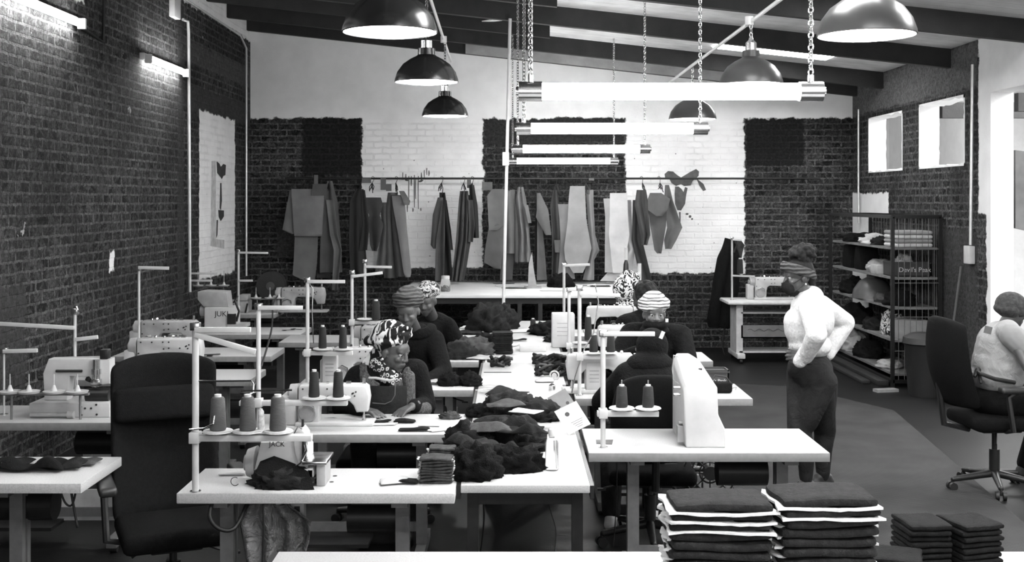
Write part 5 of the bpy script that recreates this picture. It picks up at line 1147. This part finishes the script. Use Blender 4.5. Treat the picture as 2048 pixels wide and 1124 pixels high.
ct(1008, 708, .14, .1, .03, DARKF, 'dark scrap at the foot of the neat stack', 26)
# front left table
p = T(565, 972)
rumple((p.x, p.y+.02, .75), (.13, .085, .075), DARKF2, 'rumpled charcoal garment at the foot of the overlocker', 31)
m = MB(); m.grid([[V((-.10+.03*i, .0+.01*j, .125-.02*j*.4-.012*abs(i-2))) if j == 0 else V((-.13+.045*i+.02*j, -.03*j, .13-.037*j-.01*abs(i-2))) for i in range(6)] for j in range(4)], .004); one(m, 'cloth_piece', DARKF, 'stiff pointed black cloth standing over the rumpled garment', 'cloth', loc=(p.x, p.y+.02, .75), angle=60)
m = MB(); m.tube([(.018*math.cos(a), 0, .02+.018*math.sin(a)) for a in [PI*.3+1.5*PI*i/16 for i in range(17)]], .0018, 6); p = T(470, 972); one(m, 'wire_loop', BLACK, 'thin wire loop standing at the left of the rumpled garment', 'wire', loc=(p.x, p.y, .75))
ct(815, 966, .10, .08, .03, DARKF, 'black scrap left of the pale edged stack', 33); ct(790, 966, .13, .09, .02, M(.4, .9), 'pale triangular scrap beside the black scrap', 34, .3)
ct(465, 951, .12, .03, .008, M(.35, .9), 'thin grey strip lying on the front left table', 35, .05)
for i, x in enumerate((670, 663)):
    p = T(x, 952+i*12); one(MB().lathe([(.010, 0), (.010, .001)], n=16), 'table_hole_cap', BLACK, 'small black disc on the front left table, %s' % ('rear one', 'front one')[i], 'cap', loc=(p.x, p.y, .7502))
# second left table
ct(757, 846, .13, .07, .02, DARKF, 'dark oval cloth under the needle on the second left table', 41, name='cloth_patch'); paper(765, 850, .16, .05, 'white paper under the dark oval cloth', .05)
ct(810, 845, .12, .07, .02, DARKF, 'dark folded patch by the sewing hand', 42, name='cloth_patch'); ct(827, 862, .16, .06, .015, DARKF, 'dark patch nearest the edge of the second left table', 43, name='cloth_patch'); paper(858, 852, .12, .05, 'small white slip between the dark patches', -.1)
paper(885, 861, .16, .05, 'white strip of paper on the right of the second left table', .55); rt(900, 837, (.055, .035, .035), MIDF, 'grey scrunched cloth on the second left table', 45)
t = thing('thread_snips', T(672, 840), 'small snips lying under the machine arm', 'snips', rz=-.2); MB().tube([(-.07, 0, .006), (-.02, .012, .008), (.05, .0, .006)], .004, 6).build('blade', CHROME, t); MB().tube([(-.07, 0, .006), (-.02, -.012, .008), (.05, .004, .006)], .004, 6).build('blade', DARKM, t)
def scissors(p, label, rz, k=1):
    t = thing('scissors', p, label, 'scissors', rz=rz)
    for q in (-1, 1):
        m = MB(); m.tube([V((.0, 0, .006))*k, V((.1, q*.012, .006))*k], .004*k, 6); b = m.build('blade', DARKM, t)
        m = MB(); c = V((-.05, q*.022, .006))*k; m.tube([c+V((math.cos(a)*.022, math.sin(a)*.015, 0))*k for a in [2*PI*i/14 for i in range(15)]]+[V((0, 0, .006))*k], .004*k, 6); m.build('handle', BLACK, t)
scissors(T(880, 768), 'black scissors on the third left table beside the fleece sleeve', .4); scissors(T(575, 661), 'tiny scissors on the far left row table, left pair', .6, .7); scissors(T(592, 659), 'tiny scissors on the far left row table, right pair', -.5, .7)
rt(898, 771, (.07, .05, .08), DARKF, 'dark triangular cloth on the third left table, left one', 51); rt(941, 771, (.07, .05, .08), DARKF, 'dark triangular cloth on the third left table, right one', 52)
rt(945, 708, (.16, .12, .12), MIDF, 'rolled grey cloth heap on the fourth left table', 53); rt(918, 716, (.13, .1, .11), DARKF2, 'dark curled cloth on the fourth left table', 54); ct(960, 718, .2, .14, .04, M(.3, .9), 'pale curled cloth at the edge of the fourth left table', 55); rt(975, 696, (.14, .12, .1), DARKF, 'black cloth by the centre table on the fourth left table', 56)
ct(940, 667, .22, .2, .04, DARKF2, 'dark cloth across papers on the farthest left table', 57); paper(925, 662, .4, .3, 'white papers under dark cloth on the farthest left table', .1); paper(955, 655, .3, .2, 'white paper at the back of the farthest left table', -.1)
# left edge tables
for i, (x, y, w_, d_, h_) in enumerate(((60, 938, .34, .16, .07), (120, 935, .22, .14, .05), (20, 932, .2, .15, .08), (165, 928, .14, .12, .02))):
    ct(x, y, w_, d_, h_, (DARKF, DARKF2, DARKF, MIDF)[i], ('large black cloth', 'dark strap-like cloth', 'black cloth at the picture edge', 'thin grey cloth scrap')[i]+' on the left edge table', 60+i)
one(MB().box(-.02, .02, -.02, .02, 0, .01).rbox((0, 0, .012), (.16, .03, .006), Matrix.Rotation(.3, 3, 'Z')), 'presser_tool', DARKM, 'dark metal tool on the table behind the office chair', 'tool', loc=T(420, 712))
# crate and bag on the right
def crate(loc, w, d, h, label, sz, rz=0):
    t = thing('bottle_crate', loc, label, 'crate', rz=rz); m = MB()
    m.box(-w/2, w/2, -d/2, -d/2+.008, 0, h).box(-w/2, w/2, d/2-.008, d/2, 0, h).box(-w/2, -w/2+.008, -d/2, d/2, 0, h).box(w/2-.008, w/2, -d/2, d/2, 0, h).box(-w/2, w/2, -d/2, d/2, 0, .008).box(-w/2-.006, w/2+.006, -d/2-.006, d/2+.006, h-.02, h-.012)
    m.build('crate', M(.03, .6), t); text("Devil's Peak", sz, t, (-w*.36, -d/2-.002, h*.32), (PI/2, 0, 0), PAPER); return t
crate((T(1425, 772).x, 7.72, .75), .19, .14, .12, 'dark crate with white lettering on the second right table', .030)
t = thing('strap_bag', T(1440, 785), 'small black bag with a loop handle beside the crate', 'bag'); m = MB(); m.rbox((0, 0, .035), (.15, .09, .07), None, .02, 3); m.build('bag', DARKF, t); MB().tube([(-.06, 0, .06), (-.03, .01, .11), (.04, .01, .10), (.08, 0, .05)], .005, 6).build('handle', BLACK, t); MB().tube([(.075, -.02, .03), (.10, -.03, .04), (.10, -.01, .02)], .003, 6).build('ring', CHROME, t)
# boxes standing beside right row machines (covers seen end-on)
def cover_box(x0, x1, ytop, ybot, D, label):
    w_ = XX(x1, D)-XX(x0, D); h_ = ZZ(ytop, D)-.75
    t = thing('machine_cover', ((XX(x0, D)+XX(x1, D))/2, D+.1, .75), label, 'machine cover'); MB().box(-w_/2, w_/2, -.08, .08, 0, h_, .012).build('cover', PALE, t)
    for q in range(4): MB().box(-w_*.28, w_*.28, -.0815, -.0805, h_*(.35+.12*q), h_*(.35+.12*q)+.006).build('vent_slot', M(.3, .6), t)
cover_box(1172, 1206, 726, 783, 7.42, 'upright pale belt cover on the second right table')
cover_box(643, 673, 712, 776, 7.68, 'upright pale belt cover left of the zebra headwrap')
cover_box(560, 589, 792, 852, 6.36, 'upright pale belt cover behind the third grey thread cone')
cover_box(1104, 1150, 628, 668, 9.7, 'low pale machine end on the third right table')
# back table things
p = T(891, 583, .9); t = thing('glass_jar', (p.x, p.y, .9), 'glass jar with lid holding small bits on the cutting table', 'jar')
MB().lathe([(.05, 0), (.058, .01), (.058, .13), (.045, .15)], n=24).build('jar', CLEAR, t); MB().lathe([(.05, .15), (.05, .185), (.046, .19)], n=24).build('lid', PAPER, t); rumple(V((0, 0, 0)), (.045, .045, .06), MIDF, None, 3, name='bits', cat=None).parent = t
p = T(1064, 576, .9); t = thing('fabric_stand', (p.x, p.y, .9), 'narrow grey upright holder on the cutting table', 'stand'); MB().box(-.10, .12, -.08, .08, 0, .02, .004).build('base', M(.25, .7), t); MB().prism([(-.05, .02), (.06, .02), (.02, .25), (.0, .45), (-.04, .3)], -.02, .03, 'xz').build('upright', M(.28, .7), t)
p = T(1122, 574, .9); rumple((p.x, p.y, .9), (.15, .12, .14), DARKF, 'black lumpy bag on the cutting table behind the stands', 71, name='bag', cat='bag')
def bt(x, y, w_, d_, label, mat, rz=0): paper(x, y, w_, d_, label, rz, mat, .004, .9)
bt(1018, 572, .35, .25, 'white papers left of the grey holder on the cutting table', PAPER, .2); bt(1028, 577, .3, .08, 'dark flat strip on the cutting table papers', DARKF, -.05); bt(1008, 568, .28, .04, 'thin dark tool at the back of the cutting table', BLACK, .25); bt(1165, 572, .25, .03, 'thin black blade right on the cutting table', BLACK, -.15); bt(1200, 573, .25, .12, 'dark flat cloth at the right end of the cutting table', DARKF, .1); bt(1105, 582, .3, .08, 'pale crumpled slip at the front of the cutting table', PAPER, 0)
for i, (x, y0, y1, rr_) in enumerate(((1252, 495, 520, .013), (1279, 527, 560, .014))):
    p = P(x, y1, 13.6); t = thing('spray_tube', (p.x, 13.6, .9), ('left', 'right')[i]+' tall slim bottle with white tube on the cutting table', 'bottle'); zt = ZZ(y0, 13.6)-.9
    MB().lathe([(.04, 0), (.042, .1), (.03, p.z-.9-.05), (.014, p.z-.9)], n=16).build('bottle', DARKM, t); MB().cyl((0, 0, p.z-.9), (0, 0, zt), rr_*1.6, n=12).build('tube', PAPER, t)
# jackets on the stand at the back right
t = thing('hanging_jacket', P(1462, 480, 14.9), 'long black jacket hanging on the wall beside the grey machine table', 'jacket')
m = MB(); sheet(m, [(478, 1456, 1466), (500, 1448, 1468), (518, 1440, 1474), (580, 1428, 1472), (640, 1420, 1458), (654, 1424, 1452)], 14.9, 1.6, .05, 0, th=.05); m.build('jacket', DARKF, t, world=True, angle=70)
m = MB(); m.tube([P(1450, 650, 14.9), P(1444, 690, 14.9), P(1450, 712, 14.9)], .012, 6).tube([P(1466, 478, 14.9), P(1474, 490, 14.8), P(1468, 505, 14.8)], .014, 6); m.build('strap', BLACK, t, world=True)
t = thing('hanging_cloth', P(1472, 482, 15.1), 'grey cloth hanging from the wall hook right of the black jacket', 'cloth')
m = MB(); sheet(m, [(480, 1464, 1482), (490, 1464, 1489), (508, 1466, 1485), (526, 1470, 1482)], 15.1, .8, .02, 1); m.build('cloth', MIDF, t, world=True, angle=70)
# ---------- rack ----------
RX0, RX1, RY0, RY1, RZ = 4.07, 4.58, 12.3, 14.7, 1.82
t = thing('mesh_rack', (RX0, RY0, 0), 'black steel mesh rack with curved shelves against the right brick wall', 'rack')
def bar(a, b, r=.018, name='frame_bar', mat=DARKM): MB().rbox((V(a)+V(b))/2, [max(abs(V(b)[i]-V(a)[i]), 2*r) for i in range(3)]).build(name, mat, t, world=True)
for x in (RX0, RX1):
    for y in (RY0, RY1): bar((x, y, 0), (x, y, RZ))
for z in (RZ, .06):
    bar((RX0, RY0, z), (RX1, RY0, z)); bar((RX0, RY1, z), (RX1, RY1, z)); bar((RX0, RY0, z), (RX0, RY1, z)); bar((RX1, RY0, z), (RX1, RY1, z))
m = MB()
for i in range(1, 8): x = RX0+(RX1-RX0)*i/8; m.cyl((x, RY0, .06), (x, RY0, RZ), .0035, n=5)
for i in range(1, 5): z = RZ*i/5+.02; m.cyl((RX0, RY0, z), (RX1, RY0, z), .0045, n=5)
m.build('wire_panel', M(.18, .5, .5), t, world=True)
m = MB()
for i in range(1, 22): y = RY0+(RY1-RY0)*i/22; m.cyl((RX1, y, .06), (RX1, y, RZ), .003, n=5)
for i in range(1, 5): z = RZ*i/5+.02; m.cyl((RX1, RY0, z), (RX1, RY1, z), .004, n=5)
m.build('wire_panel', M(.18, .5, .5), t, world=True)
SHZ = (.14, .50, .85, 1.17, 1.49)
for z in SHZ:
    m = MB(); m.prism([(RX0+.02, RY0+.03), (RX1-.02, RY0+.03), (RX1-.02, RY1-.03), (RX0+.02, RY1-.03)], z-.025, z, 'xy'); m.build('shelf', M(.16, .7, 0, .3, 5) if z > .2 else M(.12, .7), t, world=True)
for z in (.35,): pass
def rack_item(y, z, kind, dims, mat, label, seed, x=4.25, rz=0, name='cloth_piece', cat='cloth'):
    rumple(V((x, y, z+.001)), dims, mat, label, seed, rz, name, cat, f=1.6, amp=.35)
rack_item(14.1, SHZ[4], 'r', (.16, .26, .10), DARKF, 'black cloth heap on the top shelf of the mesh rack', 81)
rack_item(13.5, SHZ[4], 'r', (.15, .24, .10), PAPER, 'white crumpled cloth on the top shelf of the mesh rack', 82)
rack_item(13.1, SHZ[4], 'r', (.14, .2, .09), DARKF2, 'dark cloth next to the white cloth on the top rack shelf', 83)
for k in range(4): one(MB().rbox((0, 0, .0), (.40, .42, .042), None, .02, 3), 'folded_cushion', M((.55, .3, .6, .35)[k], .9), 'pale folded pad in the top rack shelf pile, %s from the top' % ('fourth', 'third', 'second', 'first')[k], 'folded cloth', 'pale folded pads on the top rack shelf', loc=(4.33, 12.58, SHZ[4]+.022+.045*k), angle=60)
for i, (y, r_) in enumerate(((14.2, .17), (13.75, .13))):
    t2 = thing('handbag', (4.24, y, SHZ[3]), ('larger', 'smaller')[i]+' black slouchy bag on the second rack shelf', 'bag'); m = MB(); m.prism([(-r_, 0), (r_, 0), (r_*1.05, .1), (r_*.6, .28), (-r_*.5, .28), (-r_*1.05, .1)], -.12, .12, 'yz', .03); m.build('bag', DARKF, t2); MB().tube([(0, -r_*.5, .26), (-.02, 0, .36), (0, r_*.5, .26)], .01, 6).build('handle', DARKF2, t2)
rack_item(13.3, SHZ[3], 'r', (.13, .2, .13), M(.3, .5), 'shiny pale wrapped bundle on the second rack shelf', 85)
one(MB().box(-.13, .13, -.12, .12, 0, .1, .006), 'small_carton', M(.4, .8), 'small grey carton on the second rack shelf', 'carton', loc=(4.22, 13.55-.55+.0, SHZ[3]))
crate((4.33, 12.62, SHZ[3]), .40, .34, .16, 'dark crate with white lettering on the second rack shelf', .072)
rack_item(12.62, SHZ[3]+.01, 'r', (.12, .12, .20), M(.3, .5), 'pale crumpled bundle sticking out of the rack crate', 86, x=4.3)
rack_item(14.3, SHZ[2], 'r', (.15, .24, .17), DARKF, 'dark bag on the middle rack shelf', 87)
t2 = thing('bell_shade', (4.25, 13.55, SHZ[2]), 'dark bell-shaped shade standing on the middle rack shelf', 'shade'); MB().lathe([(.24, 0), (.22, .1), (.15, .2), (.07, .24), (.07, .29)], n=28).build('shade', M(.06, .4), t2)
rack_item(12.95, SHZ[2], 'r', (.15, .22, .10), MIDF, 'grey checked cloth on the middle rack shelf', 89); rack_item(12.6, SHZ[2], 'r', (.17, .16, .15), DARKF, 'black cloth at the near end of the middle rack shelf', 90)
rack_item(14.2, SHZ[1], 'r', (.17, .34, .20), DARKF, 'large black bag on the lower rack shelf', 91); rack_item(13.4, SHZ[1], 'r', (.14, .22, .13), DARKF2, 'dark bundle on the lower rack shelf', 92); rack_item(12.85, SHZ[1], 'r', (.12, .16, .26), PR['floral'], 'patterned bag standing on the lower rack shelf', 93, name='bag', cat='bag')
one(MB().box(-.16, .16, -.14, .14, 0, .2, .006), 'cardboard_box', M(.28, .85), 'grey box at the near end of the lower rack shelf', 'box', loc=(4.33, 12.55, SHZ[1]))
rack_item(14.3, SHZ[0], 'r', (.16, .26, .22), M(.35, .8), 'pale sack on the rack floor', 94); rack_item(13.7, SHZ[0], 'r', (.16, .24, .18), DARKF, 'black sack on the rack floor', 95); rack_item(12.8, SHZ[0], 'r', (.13, .16, .08), M(.3, .8), 'striped shoe-like bundle on the rack floor', 96, x=4.2)
one(MB().box(3.93, 4.05, 12.35, 14.75, .0, .06, .01), 'timber_plank', WOODD, 'dark plank on the floor in front of the mesh rack, outer one', 'plank'); one(MB().box(3.8, 3.9, 12.5, 14.7, .0, .04, .01), 'timber_plank', WOODD, 'thinner dark plank on the floor, inner of the two by the rack', 'plank')
t = thing('waste_bin', (4.22, 11.75, 0), 'tall black waste bin beside the mesh rack', 'bin')
MB().lathe([(.16, 0), (.165, .02), (.205, .52), (.21, .53)], n=28).build('bin', M(.01, .6), t); MB().lathe([(.20, .53), (.225, .54), (.215, .60), (.13, .64)], n=28).build('lid', M(.025, .6), t)
t = thing('broom', (4.5, 12.0, 0), 'wooden broom leaning on the right brick wall behind the bin', 'broom'); MB().cyl((0, -.05, .06), (.09, -.25, 1.32), .014).build('handle', M(.10, .7), t); MB().box(-.05, .05, -.2, .1, 0, .09).build('head', DARKF, t)
one(MB().box(-.12, .12, -.05, .05, 0, .03), 'wood_offcut', M(.25, .8), 'small pale offcut on the floor by the mesh rack', 'offcut', loc=(3.9, 12.0, 0), rz=.2)
# ---------- under the tables ----------
def film():
    t = NT('plastic_film'); t.b.inputs['Transmission Weight'].default_value = .35; t.bump(t.noise(9, 5, dist=2), 1, .05); return t.fin(t.ramp(t.noise(4, 3), [(.3, .10), (.7, .28)]), .15)
FILM = film()
t = thing('plastic_bag', (XX(545, 5.0), 5.02, .7), 'large crinkled clear plastic bag hanging under the front left table', 'bag')
m = MB(); sheet(m, [(1008, 500, 580), (1040, 480, 625), (1080, 486, 620), (1150, 500, 600), (1190, 515, 590)], 5.04, 3.2, .035, 0, nu=26, th=.004); m.build('bag', FILM, t, world=True, angle=180)
def cable(pts, label, r=.006, name='power_cable', mat=None):
    sm = []; P_ = [V(p) for p in pts]
    for i in range(len(P_)-1):
        p0, p1, p2, p3 = P_[max(i-1, 0)], P_[i], P_[i+1], P_[min(i+2, len(P_)-1)]
        for k in range(6):
            u = k/6; sm.append(.5*((2*p1)+(p2-p0)*u+(2*p0-5*p1+4*p2-p3)*u*u+(3*p1-p0-3*p2+p3)*u**3))
    sm.append(P_[-1]); one(MB().tube(sm, r, 7), name, mat or BLACK, label, 'cable', angle=180)
cable([P(425, 1000, 4.95), P(420, 1035, 4.9), P(440, 1058, 4.88), P(470, 1055, 4.9), P(495, 1005, 5.0)], 'thick black cable looping under the front left table', .009)
cable([P(526, 1008, 4.93), P(527, 1060, 4.93), P(525, 1140, 4.93), P(530, 1250, 4.93)], 'straight black cable hanging through the plastic bag', .004)
cable([P(555, 592, 12.2), P(546, 610, 11.5), P(543, 660, 10), P(520, 740, 8.2), P(497, 800, 7.2), P(490, 850, 7.0)], 'long dark cable drooping between the left machines', .008)
cable([P(115, 965, 5.3), P(130, 1005, 5.3), P(145, 1008, 5.3), P(155, 965, 5.3)], 'thin cable loop under the left edge table', .005); cable([P(140, 965, 5.3), P(145, 1000, 5.3), P(155, 1055, 5.3)], 'black cable dropping under the left edge table', .006)
cable([P(1098, 975, 5.3), P(1098, 1010, 5.4), P(1112, 1060, 5.5), P(1110, 1105, 5.5)], 'thin pale cable below the centre table front', .003, mat=MIDF); cable([P(965, 975, 5.3), P(968, 1040, 5.4), P(960, 1110, 5.5)], 'dark cable below the centre table front, left one', .004)
cable([P(1234, 925, 6.2), P(1233, 990, 6.2), P(1230, 1050, 6.3), P(1226, 1095, 6.3)], 'thin dark cable under the front right table', .003)
for i, x in enumerate((357, 366, 378)): cable([P(x, 505, 12.7), P(x-1, 570, 12.7), P(x-3, 650, 12.7)], ('left', 'middle', 'right')[i]+' one of three dark cables on the left wall below the pale pipe', .022, mat=M(.02, .6))
t = thing('switch_box', (XX(597, 5.1), 5.1, .55), 'grey motor switch box under the front left table', 'switch'); MB().box(-.03, .03, -.03, .03, .0, .155, .005).build('box', M(.35, .6), t); MB().box(-.012, .012, -.035, -.03, .05, .1).build('switch', BLACK, t)
m = MB(); m.cyl((.0, 0, 0), (.0, .03, 0), .16, n=36)
t = thing('cable_reel', P(1420, 945, 6.6), 'round wire-guarded reel below the front right table', 'reel'); 
m = MB()
for q in (1, .7, .4): m.tube([(.15*q*math.cos(a), 0, .15*q*math.sin(a)) for a in [2*PI*i/28 for i in range(29)]], .005, 6)
for q in range(8): a = 2*PI*q/8; m.cyl((0, 0, 0), (.15*math.cos(a), 0, .15*math.sin(a)), .004, n=6)
m.cyl((0, -.03, 0), (0, .06, 0), .04, n=20).cyl((0, .05, 0), (-.25, .08, .02), .02).cyl((-.25, .08, .02), (-.25, .08, .15), .012); m.build('guard', DARKM, t)
m = MB(); m.cyl((0, 0, 0), (0, .04, 0), .24, n=36); t = thing('fan_guard', P(541, 572, 13.6), 'dark round fan behind the far corner machine', 'fan')
MB().cyl((0, 0, 0), (0, .12, 0), .17, n=36).build('casing', M(.012, .5), t); MB().cyl((.0, -.02, .0), (0, 0, .0), .05, n=20).build('hub', M(.05, .4), t); MB().cyl((0, .06, -.16), (0, .06, -1.0), .02).cyl((0, .06, -1.02), (0, .06, -.98), .15).build('stand', DARKM, t)
one(MB().box(-.10, .12, -.16, .12, 0, .31, .006), 'floor_carton', M(.16, .85), 'low grey carton standing under the left wall tables', 'carton', loc=(-2.35, 7.3, 0))
